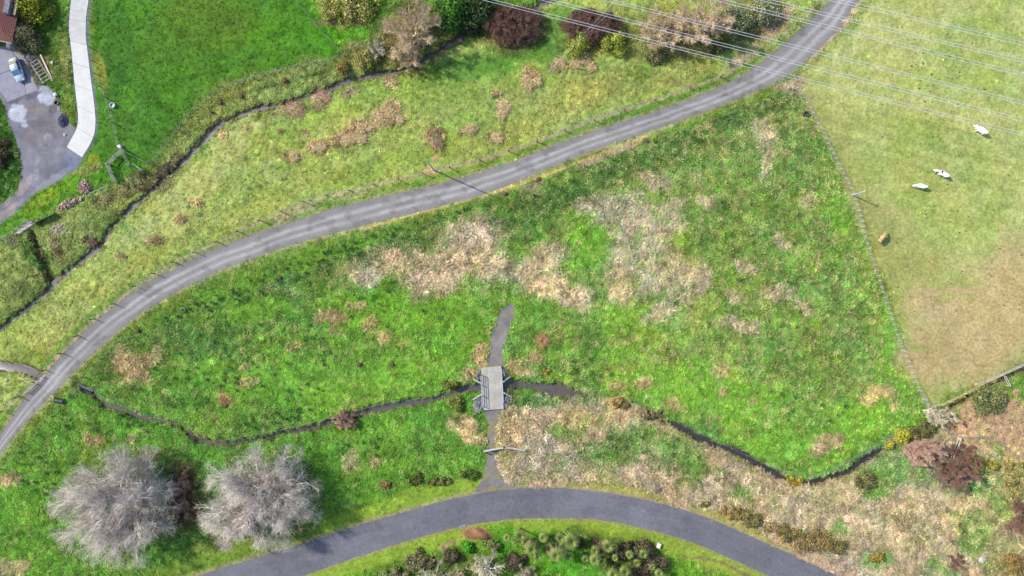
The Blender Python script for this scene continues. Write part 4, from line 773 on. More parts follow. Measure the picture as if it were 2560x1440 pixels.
cab = [(1297,1336,1.0,0),(1312,1352,1.1,1),(1332,1378,1.15,1),(1356,1346,.85,0),(1366,1376,.8,0),(1396,1352,1.1,0),(1392,1388,1.2,1),(1436,1362,1.15,0),(1422,1386,.9,0),(1484,1374,1.05,0),(1520,1364,.95,0),(1572,1384,.95,0),(1462,1398,.75,0),(1496,1402,.85,0),(1536,1396,.75,0),(1614,1378,.7,0),(1560,1426,1.1,0),(1630,1412,.65,0),(1648,1432,.85,0),(1536,1432,.8,0),(1270,1348,.8,0),(1345,1392,.7,0),(1408,1370,.65,0),(1455,1380,.6,0),(1508,1384,.6,0),(1592,1404,.7,0),(1375,1360,.6,0),(1284,1356,.65,0)]
cab = [(x+random.gauss(0, 4), y+random.gauss(0, 4), s*random.uniform(.7, 1.2), d) for x, y, s, d in cab]
for i, (x, y, s, dead) in enumerate(cab):
    s *= 1.22; zt = random.uniform(2.0, 3.0)*s; X, Y = W(x, y, zt); z = hz(X, Y); e = empty('cabbage_tree', (X, Y, z), random.uniform(0, 6.28))
    tag(e, 'cabbage tree with drooping dead leaves under its green head' if dead else 'cabbage tree with a round spiky green head', 'tree', 'cabbage trees with dead skirts' if dead else 'cabbage trees in the roadside grove')
    m = MB(); m.tube([(0, 0, -.2), (.05, 0, zt*.5), (0, .03, zt)], [.11*s, .09*s, .07*s], 7); m.build('trunk', M_CTRUNK, e)
    obj('leaf_head', heads[i % 3], e, (0, 0, zt), (random.uniform(-.25, .25), random.uniform(-.25, .25), 0), s*1.02)
    if dead: obj('dead_leaf_skirt', skirts[i % 2], e, (0, 0, zt), None, s*1.5)
# ------------------------------------------------------------------ fences
M_POST = mat('weathered_post', S(150,140,126), rough=.95, var=.25, scale=3, col2=S(110,100,88))
M_POSTD = mat('dark_post', S(92,80,70), rough=.95, var=.25, scale=3, col2=S(70,60,52))
M_POSTW = mat('pale_post', S(214,206,196), rough=.9, var=.15, scale=3)
M_WIRE = mat('fence_wire', S(176,176,172), rough=.5, var=.05, spec=.5)
M_RAIL = mat('grey_timber', S(188,180,172), rough=.95, var=.22, scale=2.5, col2=S(150,142,134))
M_RAILT = mat('tan_timber', S(206,186,140), rough=.9, var=.15, scale=2)
M_GALV = mat('galvanised_steel', S(196,200,206), rough=.4, var=.08, spec=.5)
_pm = {}
def post_mesh(h, r, m):
    k = (h, r, m.name)
    if k not in _pm:
        b = MB(); b.tube([(0, 0, -.35), (0, 0, h*.6), (.01, .01, h)], [r, r*.96, r*.9], 7); _pm[k] = b.mesh('post', m)
    return _pm[k]
def along(P, step):
    P = np.asarray(P, float); d = np.r_[0, np.cumsum(np.hypot(np.diff(P[:, 0]), np.diff(P[:, 1])))]
    t = np.linspace(0, d[-1], max(2, int(round(d[-1]/step))+1)); return [(np.interp(a, d, P[:, 0]), np.interp(a, d, P[:, 1])) for a in t]
def fence(label, pts, h=1.15, r=.075, m=None, wires=4, wr=.011, rails=None, railm=None, tilt=.05, name='wire_fence', rail_h=None, rail_w=.12, cat='fence'):
    m = m or M_POST; e = empty(name, G3(*pts[0])); tag(e, label, cat); o0 = Vector(e.location); G = [G3(*p) for p in pts]
    for g in G:
        obj('post', post_mesh(h*1.0, r, m), e, g-o0, (random.gauss(0, tilt), random.gauss(0, tilt), random.uniform(0, 6.28)))
    for w in range(wires):
        zz = h*(.18+.76*w/max(1, wires-1)); b = MB(); pl = []
        for a, c in zip(G[:-1], G[1:]):
            pl += [a-o0+Vector((0, 0, zz)), (a+c)/2-o0+Vector((0, 0, zz-.02))]
        pl.append(G[-1]-o0+Vector((0, 0, zz))); b.tube(pl, wr, 3, False); b.build('wire', M_WIRE, e)
    for zz in (rails or []):
        for a, c in zip(G[:-1], G[1:]):
            d = c-a; b = MB(); q = Vector((-d.y, d.x, 0)).normalized()*(r+.02); mid = (a+c)/2-o0+Vector((0, 0, zz))+q
            b.box((0, 0, 0), (d.length+.06, .04, rail_w), 0, tilt=(0, -math.atan2(d.z, math.hypot(d.x, d.y)))); b.build('rail', railm or M_RAIL, e, mid, (0, 0, math.atan2(d.y, d.x)))
    return e
for m_, g_ in ((M_POST, 1.5), (M_POSTW, 1.5), (M_RAIL, 1.7), (M_RAILT, 1.5)):
    for n_ in m_.node_tree.nodes:
        if n_.type == 'MIX':
            for k_ in (6, 7): c_v = n_.inputs[k_].default_value; n_.inputs[k_].default_value = (*[min(.6, c_v[i_]*g_) for i_ in range(3)], 1)
fence('dark post and wire fence lining the meadow side of the gravel road', FN, 1.55, .085, M_POSTD, 5, .012)
RF = [(1988,222)]+along([(1999,236),(2012,252),(2030,285),(2055,333),(2069,365),(2092,410),(2124,472),(2135,502),(2151,560),(2160,597),(2172,637),(2195,702),(2204,734),(2224,792),(2250,867),(2270,911),(2282,947),(2293,968)], 14.2)
fence('pale batten and wire fence between rough paddock and grazed paddock', RF, 1.25, .036, M_POSTW, 6, .008, tilt=.05)
fence('low wire fence hugging the rough paddock side of the gravel road', along([(8,1172),(100,1085),(178,992),(238,920),(292,856),(450,800),(640,730),(900,632),(1200,508),(1500,400),(1760,308),(1984,226)], 62), 1.0, .07, M_POSTD, 3, .010)
fence('wire fence between the green field and the creek bank', along([(300,372),(378,412),(432,335),(480,276),(520,242),(560,216),(640,192),(740,165),(862,139)], 40), 1.1, .07, M_POST, 4, .011)
fence('straight wire fence dividing the green field from tussocky corner', along([(862,139),(800,74),(740,-2),(700,-55)], 40), 1.1, .07, M_POST, 4, .013)
fence('short wire fence from field corner to leafless tree', along([(862,139),(905,118),(962,88)], 34), 1.1, .06, M_POST, 3, .011)
fence('wire fence following the concrete drive along the green field', along([(240,-40),(232,14),(227,66),(229,110),(236,160),(250,215),(270,252),(284,300),(300,372)], 33), 1.1, .06, M_POSTD, 4, .010)
fence('wire fence above the stream leaving the black culvert pipe', along([(214,962),(250,985),(300,1012),(340,1022),(420,1052)], 46), 1.0, .06, M_POST, 4, .012)
fence('wire fence along the paddock bank above the shrub in the stream', along([(560,1100),(640,1084),(720,1072),(800,1050),(880,1030),(940,1012),(1000,1000)], 45), 1.0, .06, M_POST, 4, .013)
fence('grey wire fence along the dark stream below the paddock', along([(1560,1000),(1640,1030),(1685,1052),(1770,1090),(1900,1155),(2030,1199)], 44), 1.0, .06, M_POST, 5, .016)
fence('grey wire fence climbing from stream elbow to yellow bush', along([(2030,1199),(2068,1180),(2110,1155),(2165,1130),(2200,1108),(2240,1080)], 34), 1.0, .06, M_POST, 5, .016)
fence('curved grey fence around the planted mulch circles', along([(2393,1093),(2430,1092),(2472,1090),(2500,1106),(2528,1132),(2580,1160)], 26), 1.0, .06, M_POST, 5, .016)
fence('old wire fence sunk in dry grass beside the asphalt road', along([(1380,1118),(1430,1138),(1500,1165),(1560,1192),(1620,1218),(1700,1240),(1790,1262)], 40), .9, .06, M_POST, 3, .012)
fence('old wire fence beyond the gorse hedge', along([(2090,1352),(2160,1385),(2240,1412),(2330,1440),(2420,1470)], 44), .9, .06, M_POST, 3, .012)
fence('weathered fence line running out below purple thicket', along([(2430,1196),(2490,1216),(2560,1246)], 36), .9, .06, M_POST, 4, .016)
fence('galvanised rail fence end at the paddock corner tree', [(2296,975),(2308,998),(2322,1022)], 1.3, .08, M_GALV, 0, rails=(.35, .75, 1.15), railm=M_GALV, name='rail_fence', rail_w=.08)
fence('tan timber rail fence between grazed paddock and olive shrub', [(2330,1022),(2372,1003),(2412,984),(2452,962)], 1.2, .08, M_RAILT, 0, rails=(.55, 1.1), railm=M_RAILT, name='rail_fence')
fence('grey timber rail fence at the far paddock corner', [(2452,960),(2500,938),(2545,918),(2600,894)], 1.2, .08, M_RAIL, 0, rails=(.4, .8, 1.15), name='rail_fence')
fence('short timber rails running down beside olive shrub', [(2506,940),(2518,964)], 1.2, .07, M_RAILT, 0, rails=(.6, 1.1), railm=M_POSTW, name='rail_fence')
fence('white timber rails descending into purple thicket', [(2393,1093),(2382,1118),(2371,1146)], 1.2, .08, M_POSTW, 0, rails=(.5, 1.1), railm=M_POSTW, name='rail_fence')
fence('galvanised rail fence between pale fan tree and curved fence', [(2352,1068),(2372,1080),(2393,1093)], 1.2, .07, M_GALV, 0, rails=(.5, 1.05), railm=M_GALV, name='rail_fence', rail_w=.08)
# stock yard of timber rails
fence('timber stock yard side with four rails running down from round tank', [(312,374),(292,394),(274,412)], 1.4, .09, M_RAIL, 0, rails=(.3, .65, 1.0, 1.35), name='stock_yard_fence', rail_w=.15)
fence('timber stock yard side standing in long green grass', [(274,412),(281,434),(290,456)], 1.4, .09, M_RAIL, 0, rails=(.3, .65, 1.0, 1.35), name='stock_yard_fence', rail_w=.15)
fence('thin wire stock yard side opposite the timber rails', [(312,374),(318,396),(325,414)], 1.3, .06, M_RAIL, 5, .014, name='stock_yard_fence')
fence('isolated short timber rails near creek debris', [(338,412),(354,427)], 1.2, .08, M_RAIL, 0, rails=(.4, .8, 1.15), name='rail_fence', rail_w=.14)
fence('pale rail beside firewood heap', [(231,487),(252,477),(273,467)], 1.0, .05, M_GALV, 0, rails=(.9,), railm=M_GALV, name='rail_fence', rail_w=.14)
fence('low wire fence running off below the sheet iron', along([(0,600),(20,592),(42,582)], 20), .9, .06, M_POSTW, 3, .014)
fence('bleached culvert guard rail beside gravel road', [(70,982),(88,962),(106,944)], .9, .08, M_POSTW, 0, rails=(.45, .8), railm=M_POSTW, name='rail_fence')
fence('short timber barrier at the culvert stream bend', [(51,910),(70,918),(88,926)], .8, .07, M_RAIL, 0, rails=(.7,), name='rail_fence')

# ------------------------------------------------------------------ bridge
M_CONC = mat('bridge_concrete', S(212,207,196), rough=.9, var=.14, scale=.45, col2=S(182,176,164), fine=2.5, bump=.1)
M_CONCD = mat('old_concrete', S(216,212,206), rough=.9, var=.12, scale=1.2, col2=S(186,178,168))
M_ROCK = mat('grey_rock', S(168,168,174), rough=.95, var=.3, scale=1.5, col2=S(110,110,118), bump=.3)
M_STEELD = mat('dark_steel', S(84,80,80), rough=.5, var=.1, spec=.5)
B4 = [W(1203, 920, .4), W(1253, 915, .4), W(1259, 1022, .4), W(1208, 1026, .4)]
br = empty('concrete_bridge', (0, 0, 0)); bc = np.mean(B4, 0); br.location = (bc[0], bc[1], 0); tag(br, 'concrete slab bridge with thin handrails over the stream', 'bridge')
loc = lambda p: (p[0]-bc[0], p[1]-bc[1])
b = MB(); b.prism([loc(p) for p in B4], .08, .40); dk = b.build('deck', M_CONC, br)
for t0, t1 in ((0, .36), (.64, 1)):
    q = []
    for f in (t0, t1): pass
    L = lambda f: np.array(loc(B4[0]))*(1-f)+np.array(loc(B4[3]))*f
    Rr_ = lambda f: np.array(loc(B4[1]))*(1-f)+np.array(loc(B4[2]))*f
    b = MB(); ins = .06; A0, A1, C0, C1 = L(t0), L(t1), Rr_(t0), Rr_(t1); dv = (C0-A0)*ins/3
    b.prism([tuple(A0+dv), tuple(C0-dv), tuple(C1-dv), tuple(A1+dv)], -1.6, .078); b.build('abutment', M_CONCD, br)
for (x0, y0), (x1, y1) in [((1202,957),(1185,948)),((1204,986),(1184,998)),((1259,954),(1275,942)),((1260,982),(1278,992))]:
    a = Vector(W(x0, y0)).to_3d(); c = Vector(W(x1, y1)).to_3d(); d = c-a; mid = (a+c)/2; b = MB(); b.box((0, 0, 0), (d.length+.2, .26, 1.5), math.atan2(d.y, d.x), bev=.03); b.build('wing_wall', M_CONCD, br, (mid.x-bc[0], mid.y-bc[1], -.42))
for side, f0, f1 in ((0, .16, .90), (1, .04, .84)):
    ed = (lambda f: np.array(loc(B4[0]))*(1-f)+np.array(loc(B4[3]))*f) if side == 0 else (lambda f: np.array(loc(B4[1]))*(1-f)+np.array(loc(B4[2]))*f)
    off = np.array([-.06, 0]) if side == 0 else np.array([.06, 0]); ps = [ed(f0+(f1-f0)*k/3)+off for k in range(4)]
    for p in ps:
        b = MB(); b.box((0, 0, .55), (.12, .12, 1.2)); b.build('rail_post', M_STEELD, br, (p[0], p[1], .3))
    for zz in (.75, 1.1, 1.45):
        b = MB(); b.tube([(ps[0][0], ps[0][1], zz), (ps[-1][0], ps[-1][1], zz)], .065, 6); b.build('handrail', M_STEELD if zz < 1.4 else M_GALV, br)
def rock_mesh(seed):
    import bmesh
    bm = bmesh.new(); bmesh.ops.create_icosphere(bm, subdivisions=1, radius=1); r = random.Random(seed)
    for v in bm.verts: v.co *= r.uniform(.7, 1.2); v.co.z *= .7
    V = np.array([v.co[:] for v in bm.verts]); Fq = np.array([[v.index for v in f.verts] for f in bm.faces]); bm.free(); return V, Fq
rocks = [rock_mesh(i) for i in range(5)]
def pile(name, label, cx, cy, rx, ry, n, smin, smax, m, h=.25, kind='stuff', cat='rocks', zoff=0.0):
    V = []; Q = []; o = 0
    for i in range(n):
        a = random.uniform(0, 6.28); q = math.sqrt(random.random()); x, y = W(cx+rx*q*math.cos(a), cy+ry*q*math.sin(a)); v, f = rocks[i % 5]; s = random.uniform(smin, smax)
        M = np.array(Matrix.Rotation(random.uniform(0, 6.28), 3, 'Z') @ Matrix.Rotation(random.uniform(-.6, .6), 3, 'X')); z = hz(x, y)+s*.25+h*(1-q)*random.random()+zoff
        V.append(v*s*np.array([random.uniform(.8, 1.4), 1, 1])@M.T+np.array([x, y, z])); Q.append(f+o); o += len(v)
    return tag(obj(name, np_mesh(name, np.vstack(V), np.vstack(Q), m)), label, cat, kind=kind)
pile('rock_armour', 'pale broken rock at the south-west bridge corner', 1196, 1012, 12, 20, 150, .12, .30, M_ROCK)
pile('rock_armour', 'broken rock at the north-west bridge corner', 1196, 938, 8, 14, 60, .1, .22, M_ROCK)
pile('rock_armour', 'blue-grey broken rock at the north-east bridge corner', 1262, 932, 7, 15, 80, .1, .24, M_ROCK)
pile('rock_armour', 'blue-grey broken rock at the south-east bridge corner', 1266, 1004, 8, 14, 90, .1, .24, M_ROCK)

# ------------------------------------------------------------------ gates on the path
def gate(label, p0, p1, m, h=1.15, bars=5, mesh=True, board=None):
    a = G3(*p0); c = G3(*p1); d = c-a; L = d.length; e = empty('farm_gate', a, math.atan2(d.y, d.x)); tag(e, label, 'gate')
    for x in (0, L):
        b = MB(); b.tube([(x, 0, .12), (x, 0, h+.12)], .035, 6); b.build('stile', m, e)
    for k in range(bars):
        z = .15+h*k/(bars-1); b = MB(); b.tube([(0, 0, z), (L, 0, z)], .03 if k in (0, bars-1) else .02, 5); b.build('bar', m, e)
    b = MB(); b.tube([(0, .02, .15), (L, .02, h+.1)], .02, 5); b.build('brace', m, e)
    if board: 
        b = MB(); b.box((L*.5, -.05, .72), (L*.62, .02, .75)); b.build('sheet_panel', M_POSTW, e)
    return e
M_GATE = mat('white_gate_steel', S(226,226,224), rough=.45, var=.05, spec=.5)
gate('white steel gate with a sheet panel across the gravel path', (1208,1126), (1258,1116), M_GATE, board=True)
gate('white steel gate leaf swung towards the dry grass', (1262,1116), (1312,1122), M_GATE)
for p, lb in (((1260,1116), 'stout gate post between two white gates'), ((1206,1127), 'stout gate post at the western end of white gates')):
    b = MB(); b.tube([(0, 0, -.4), (0, 0, 1.5)], [.13, .11], 9); tag(b.build('gate_post', M_POSTD, None, G3(*p)), lb, 'post')

# ------------------------------------------------------------------ poles and overhead lines
M_POLE = mat('concrete_pole', S(206,210,216), rough=.8, var=.1, scale=1)
def pole(label, px, py, h, arm=None, azim=0.0):
    e = empty('power_pole', G3(px, py), azim); tag(e, label, 'pole')
    b = MB(); b.tube([(0, 0, -.6), (0, 0, h)], [.15, .09], 10); b.build('shaft', M_POLE, e)
    if arm:
        b = MB(); b.box((0, .14, h-.35), (arm, .1, .12)); b.build('crossarm', M_RAIL, e)
        for x in (-arm*.42, arm*.42, 0.25):
            b = MB(); b.lathe([(.0, .3), (.05, .28), (.07, .2), (.04, .12), (.06, .05), (.03, 0), (.0, 0)], 8, (x, .14, h-.28)); b.build('insulator', M_POSTW, e)
    return e
pole('grey power pole in a worn patch beside the meadow fence', 1085, 426, 9.8, None)
pole('pale power pole with short crossarm on the batten fence line', 2130, 488, 4.2, .7, .5)
M_COND = mat('bundled_conductor', 1.25*S(214,214,220), rough=.4, var=.03, spec=.5)
def conductor(label, p0, p1, z, gap=.42, spacers=(.72,), sag=1.2):
    a = np.array(W(*p0, z)); c = np.array(W(*p1, z)); d = unit(c-a); nrm = np.array([-d[1], d[0]]); Lx = np.linalg.norm(c-a)
    A = a-d*120; B = c+d*120; e = empty('power_line', (A[0], A[1], z)); tag(e, label, 'power line'); tot = np.linalg.norm(B-A)
    for s in (-1, 1):
        b = MB(); pl = []
        for k in range(25):
            t = k/24; q = (B-A)*t+nrm*s*gap/2; pl.append((q[0], q[1], sag*((2*t-1)**2*1.6-.2)))
        b.tube(pl, .03, 5, False); b.build('wire', M_COND, e)
    for f in spacers:
        dd = 120+Lx*f; t = dd/tot; q = (B-A)*t; b = MB(); b.box((q[0], q[1], sag*((2*t-1)**2*1.6-.2)), (.07, gap, .05), math.atan2(d[1], d[0])); b.build('spacer', M_GALV, e)
for lb, p0, p1, z in [('lowest twin conductor line crossing the dark brown thicket', (1232,2), (2560,336), 17.0), ('second twin conductor line crossing the reddish thicket', (1375,1), (2560,300), 17.5), ('third twin conductor line crossing the leaning buff tree', (1528,1), (2560,257), 18.0),
  ('fourth twin conductor line crossing grey-green scrub and the fence bend', (1812,2), (2560,185), 23.0), ('fifth twin conductor line over the open grazed paddock', (1930,2), (2560,151), 23.5), ('sixth twin conductor line passing the top of the gravel road', (2095,0), (2560,108), 24.0)]:
    conductor(lb, p0, p1, z)
def thin_line(label, p0, p1, z, ext=60):
    a = np.array(W(*p0, z)); c = np.array(W(*p1, z)); d = unit(c-a); A = a-d*ext; B = c+d*ext; b = MB(); b.tube([(0, 0, 0), ((B-A)[0]/2, (B-A)[1]/2, -.4), ((B-A)[0], (B-A)[1], 0)], .013, 4, False)
    tag(b.build('overhead_wire', M_COND, None, (A[0], A[1], z)), label, 'wire')
thin_line('thin single earth wire above the sixth twin conductor line', (2190,6), (2560,99), 27, 120)
thin_line('thin local overhead wire slanting across the reddish thicket', (1400,148), (1534,4), 8.2, 3)
thin_line('thin local overhead wire parallel to its twin over the thicket', (1412,138), (1552,2), 8.2, 3)

# ------------------------------------------------------------------ concrete drive and pad (slabs)
M_DRV = [mat('pale_concrete', S(240,238,232), rough=.9, var=.06, scale=.6, col2=S(228,225,218), fine=2.5), mat('pale_concrete_grey', S(226,224,220), rough=.9, var=.09, scale=.6, col2=S(208,206,202), fine=2.5)]
M_PAD = [mat('pad_concrete', S(168,166,180), rough=.9, var=.1, scale=.7, col2=S(150,148,164), fine=3), mat('pad_concrete_worn', S(176,172,180), rough=.9, var=.1, scale=.7, col2=S(158,152,162), fine=3)]
drv = tag(empty('concrete_driveway'), kind='structure')
dl_ = resample(DRV_L, 57); dr_ = resample(DRV_R, 57)
for k in range(8):
    i0, i1 = k*7, (k+1)*7; A = [W(*p) for p in dl_[i0:i1+1]]; Bq = [W(*p) for p in dr_[i0:i1+1]]
    A = [np.array(p) for p in A]; Bq = [np.array(p) for p in Bq]
    A[-1] = A[-1]*.93+A[-2]*.07; Bq[-1] = Bq[-1]*.93+Bq[-2]*.07
    V = [(*p, .03+hs(*p)) for p in A]+[(*p, .03+hs(*p)) for p in Bq]; n = len(A)
    top = V; bot = [(x, y, z-.2) for x, y, z in V]; b = MB()
    fs = [(i, n+i, n+i+1, i+1) for i in range(n-1)]; ring = list(range(n))+list(range(2*n-1, n-1, -1))
    fs += [(ring[j], ring[(j+1) % (2*n)], ring[(j+1) % (2*n)]+2*n, ring[j]+2*n) for j in range(2*n)]
    b.add(top+bot, [f[::-1] for f in fs]); b.build('slab', M_DRV[1] if k in (0, 1, 2) else M_DRV[0], drv)
pad = tag(empty('concrete_pad'), kind='structure')
for q, m in [([(-40,122),(24,112),(46,166),(-14,190),(-40,190)], 0), ([(25,111.6),(40,108),(52,122),(68,158),(47,165.6)], 1), ([(-40,191),(-14,191),(46.5,167),(57,192),(64,236),(18,255),(0,228),(-40,226)], 0), ([(47.5,166.6),(68.4,159),(94,225),(65,235.6),(58,192)], 1)]:
    P = [W(*p) for p in q]; zc = hs(*np.mean(P, 0)); b = MB(); b.prism(P, zc-.2, zc+.03); b.build('slab', M_PAD[m], pad)

# ------------------------------------------------------------------ house corner
M_BRICKR = mat('red_tile', S(150,96,90), rough=.85, var=.2, scale=2.5, col2=S(128,78,74))
M_CREAM = mat('cream_fascia', S(190,180,140), rough=.7, var=.06)
M_GREYR = mat('grey_roofing', S(130,128,146), rough=.7, var=.18, scale=1.5, col2=S(96,94,112))
M_WALL = mat('house_brick_wall', S(150,110,98), rough=.95, var=.2, scale=6)
M_GLASSD = mat('dark_glass', S(40,48,64), rough=.08, var=.05, spec=.6)
hx0, hy0 = W(30, 104, 3.0); ha = math.radians(12)
hs_e = empty('house', (hx0-.25, hy0+.1, hz(hx0, hy0)), -ha); tag(hs_e, 'house corner with red tiled roof, cream fascia and grey upper roof', 'house')
b = MB(); b.box((-4.6, 8.6, 1.3), (8.8, 7.0, 2.9)); wl_ = b.build('wall', M_WALL, hs_e)
b = MB(); b.box((-1.6, 5.06, 1.15), (2.3, .06, 2.1)); b.build('garage_door', M_CREAM, hs_e)
for q in ((-.1, 0.1), (-3.4, 0.1), (-.1, 2.6)):
    b = MB(); b.box((*q, 1.3), (.12, .12, 3.0)); b.build('carport_post', M_CREAM, hs_e)
b = MB(); b.box((-.17, 7.5, 1.6), (.06, 1.6, 1.1)); wi = b.build('window', M_CREAM, hs_e)
b = MB(); b.box((-.115, 7.5, 1.6), (.05, 1.4, .9)); b.build('pane', M_GLASSD, wi)
# lower tiled roof, courses of real tiles
rf = MB(); rf.add([(-9.2, -.25, 2.85), (.15, -.25, 2.85), (.15, 12.4, 2.85), (-9.2, 12.4, 2.85), (-4.5, 4.2, 4.1), (-4.5, 8, 4.1)], [(0, 1, 4), (1, 2, 5, 4), (2, 3, 5), (3, 0, 4, 5), (3, 2, 1, 0)])
roof = rf.build('roof', M_BRICKR, hs_e)
tile = MB(); tile.box((0, 0, 0), (.40, .26, .05), bev=.015); tm = tile.mesh('tile', M_BRICKR)
nE = Vector((4.65, 0, 0)); 
def tile_plane(o, ux, uy, inside_f, nmax):
    nrm = ux.cross(uy).normalized(); R3_ = Matrix((ux, uy, nrm)).transposed().to_euler(); k = 0; j = 0
    while j < 40 and k < nmax:
        i = 0
        while i < 60 and k < nmax:
            p = o+ux*((i+.5*(j % 2))*.42)+uy*(j*.30+.14)
            if inside_f(p):
                obj('tile', tm, roof, p+nrm*.03, (R3_.x+.03, R3_.y, R3_.z)); k += 1
            i += 1
        j += 1
# southern hip and eastern slope near the visible corner
uS = (Vector((-4.5, 4.2, 4.1))-Vector((-4.5, -.25, 2.85))).normalized()
tile_plane(Vector((-9.0, -.25, 2.85)), Vector((1, 0, 0)), uS, lambda p: -3.2 < p.x < .0-(p.y+.25)*1.02, 80)
uE = (Vector((-4.5, 4.2, 4.1))-Vector((.15, 4.2, 2.85))).normalized()
tile_plane(Vector((.15, -.25, 2.85)), Vector((0, 1, 0)), uE, lambda p: p.y < 4.3 and p.y > -.05-(p.x-.15)*1.0 and p.x > -2.6, 140)
b = MB(); b.box((-4.5, -.33, 2.83), (9.3, .12, .12)); b.build('gutter', M_CREAM, hs_e)
b = MB(); b.box((-.15, 9.0, 3.4), (.5, 9.0, .14)); b.build('fascia', M_CREAM, hs_e)
b = MB(); b.box((-1.2, 8.0, 3.75), (1.3, 7.4, .5), bev=.2); b.build('upper_roof', M_GREYR, hs_e)
b = MB()
for k in range(5): b.box((.9, 6+k*1.0, 2.6), (1.4, .07, .1))
for k in range(3): b.box((.4+k*.5, 8, 2.5), (.07, 4.6, .08))
for q in ((1.4, 6), (1.4, 10)): b.box((*q, 1.2), (.1, .1, 2.5))
b.build('pergola_frame', M_GREYR, hs_e)

# ------------------------------------------------------------------ cars
M_SILV = mat('silver_blue_paint', S(196,208,222)*1.0, rough=.3, var=.03, spec=.5, coat=.5)
M_WHITEP = mat('white_paint', S(226,228,232), rough=.3, var=.03, spec=.5, coat=.5)
M_CGLASS = mat('car_glass', S(34,40,44), rough=.05, var=.03, spec=.6); M_WSCR = mat('windscreen_glass', S(110,150,190), rough=.06, var=.03, spec=.6)
M_TYRE = mat('tyre_rubber', S(44,44,46), rough=.9); M_RIM = mat('wheel_rim', S(170,172,176), rough=.35, spec=.5); M_LAMP = mat('lamp_glass', S(220,226,230), rough=.1, spec=.6); M_TAIL = mat('tail_lamp', S(150,30,30), rough=.2)
def loft(secs):
    """secs: list of rings (equal length) -> closed mesh"""
    b = MB(); n = len(secs[0]); V = [p for s in secs for p in s]
    fs = [(i*n+k, i*n+(k+1) % n, (i+1)*n+(k+1) % n, (i+1)*n+k) for i in range(len(secs)-1) for k in range(n)]
    fs += [tuple(range(n))[::-1], tuple((len(secs)-1)*n+k for k in range(n))]; b.add(V, fs); return b
def car(label, loc3, rz, paint, L=4.5, Wd=1.72):
    e = empty('car', loc3, rz); tag(e, label, 'car'); hw = Wd/2
    def ring(x, w, z0, z1, c=.16):
        return [(x, -w, z0+.05), (x, -w*1.0, (z0+z1)/2), (x, -w+.03, z1-c*.6), (x, -w+c, z1), (x, 0, z1+.03), (x, w-c, z1), (x, w-.03, z1-c*.6), (x, w, (z0+z1)/2), (x, w, z0+.05), (x, 0, z0)]
    prof = [(-L/2, .74, .36, .62), (-L/2+.1, .84, .26, .82), (-L/2+.45, .95, .2, .92), (-L/2+1.0, 1, .18, .94), (-.2, 1, .18, .93), (.9, 1, .18, .92), (L/2-.85, .97, .18, .86), (L/2-.3, .9, .22, .76), (L/2-.05, .78, .3, .62), (L/2, .6, .36, .54)]
    bd = loft([ring(x, hw*w, z0, z1) for x, w, z0, z1 in prof]).build('body', paint, e, smooth=True)
    def cring(x, w, z): return [(x, -w, .9), (x, -w*.93, .9+(z-.9)*.6), (x, -w*.8, z-.02), (x, 0, z+.015), (x, w*.8, z-.02), (x, w*.93, .9+(z-.9)*.6), (x, w, .9)]
    cab_ = loft([cring(-1.25, hw*.9, 1.08), cring(-.8, hw*.93, 1.36), (cring(-.2, hw*.94, 1.42)), cring(.35, hw*.92, 1.36), cring(.62, hw*.9, 1.16)]).build('cabin', paint, e, smooth=True)
    b = MB(); b.add([(1.14, -hw*.82, .93), (1.14, hw*.82, .93), (.42, hw*.72, 1.37), (.42, -hw*.72, 1.37)], [(0, 1, 2, 3)]); b.add([(1.14, -hw*.82, .90), (1.14, hw*.82, .90), (.38, hw*.72, 1.33), (.38, -hw*.72, 1.33)], [(3, 2, 1, 0)]); b.build('windscreen', M_WSCR, e)
    b = MB(); b.add([(-1.62, -hw*.8, .96), (-1.62, hw*.8, .96), (-.84, hw*.72, 1.39), (-.84, -hw*.72, 1.39)], [(3, 2, 1, 0)]); b.add([(-1.62, -hw*.8, .93), (-1.62, hw*.8, .93), (-.80, hw*.72, 1.35), (-.80, -hw*.72, 1.35)], [(0, 1, 2, 3)]); b.build('rear_window', M_CGLASS, e)
    for s in (-1, 1):
        for x0, x1 in ((-1.2, -.25), (-.18, .75)):
            b = MB(); b.add([(x0, s*hw*.945, .95), (x1, s*hw*.945, .95), (min(x1, .4), s*hw*.84, 1.30), (max(x0, -.9), s*hw*.84, 1.30)], [(0, 1, 2, 3) if s < 0 else (3, 2, 1, 0)]); b.build('side_window', M_CGLASS, e)
        b = MB(); b.box((.72, s*(hw+.08), 1.0), (.12, .18, .13), bev=.03); b.build('mirror', paint, e)
        b = MB(); b.box((L/2-.16, s*hw*.62, .68), (.24, .34, .14), bev=.04); b.build('headlight', M_LAMP, e)
        b = MB(); b.box((-L/2+.08, s*hw*.66, .74), (.1, .36, .16), bev=.03); b.build('tail_light', M_TAIL, e)
        for x in (-1.32, 1.36):
            w = empty('wheel', (x, s*(hw-.1), .31)); w.parent = e
            b = MB(); b.lathe([(.19, -.1), (.29, -.1), (.31, -.07), (.31, .07), (.29, .1), (.19, .1), (.19, -.1)], 18); o = b.build('tyre', M_TYRE, w, None, (math.pi/2, 0, 0), True)
            b = MB(); b.lathe([(0.001, -.05), (.19, -.08), (.19, .08), (.001, .05)], 14); b.build('rim', M_RIM, w, None, (math.pi/2, 0, 0))
    return e
x, y = W(40.5, 173, .7); car('silver-blue sedan parked on the concrete pad', (x, y, hs(x, y)+.03), math.atan2(-(200-142), (51-30)), M_SILV, 4.4)
cl_ = hs_e.matrix_basis @ Vector((-1.75, 1.25, 0)); car('white car mostly under the red tiled roof', (cl_.x, cl_.y, hs(cl_.x, cl_.y)+.03), -ha-math.pi/2, M_WHITEP, 4.2)
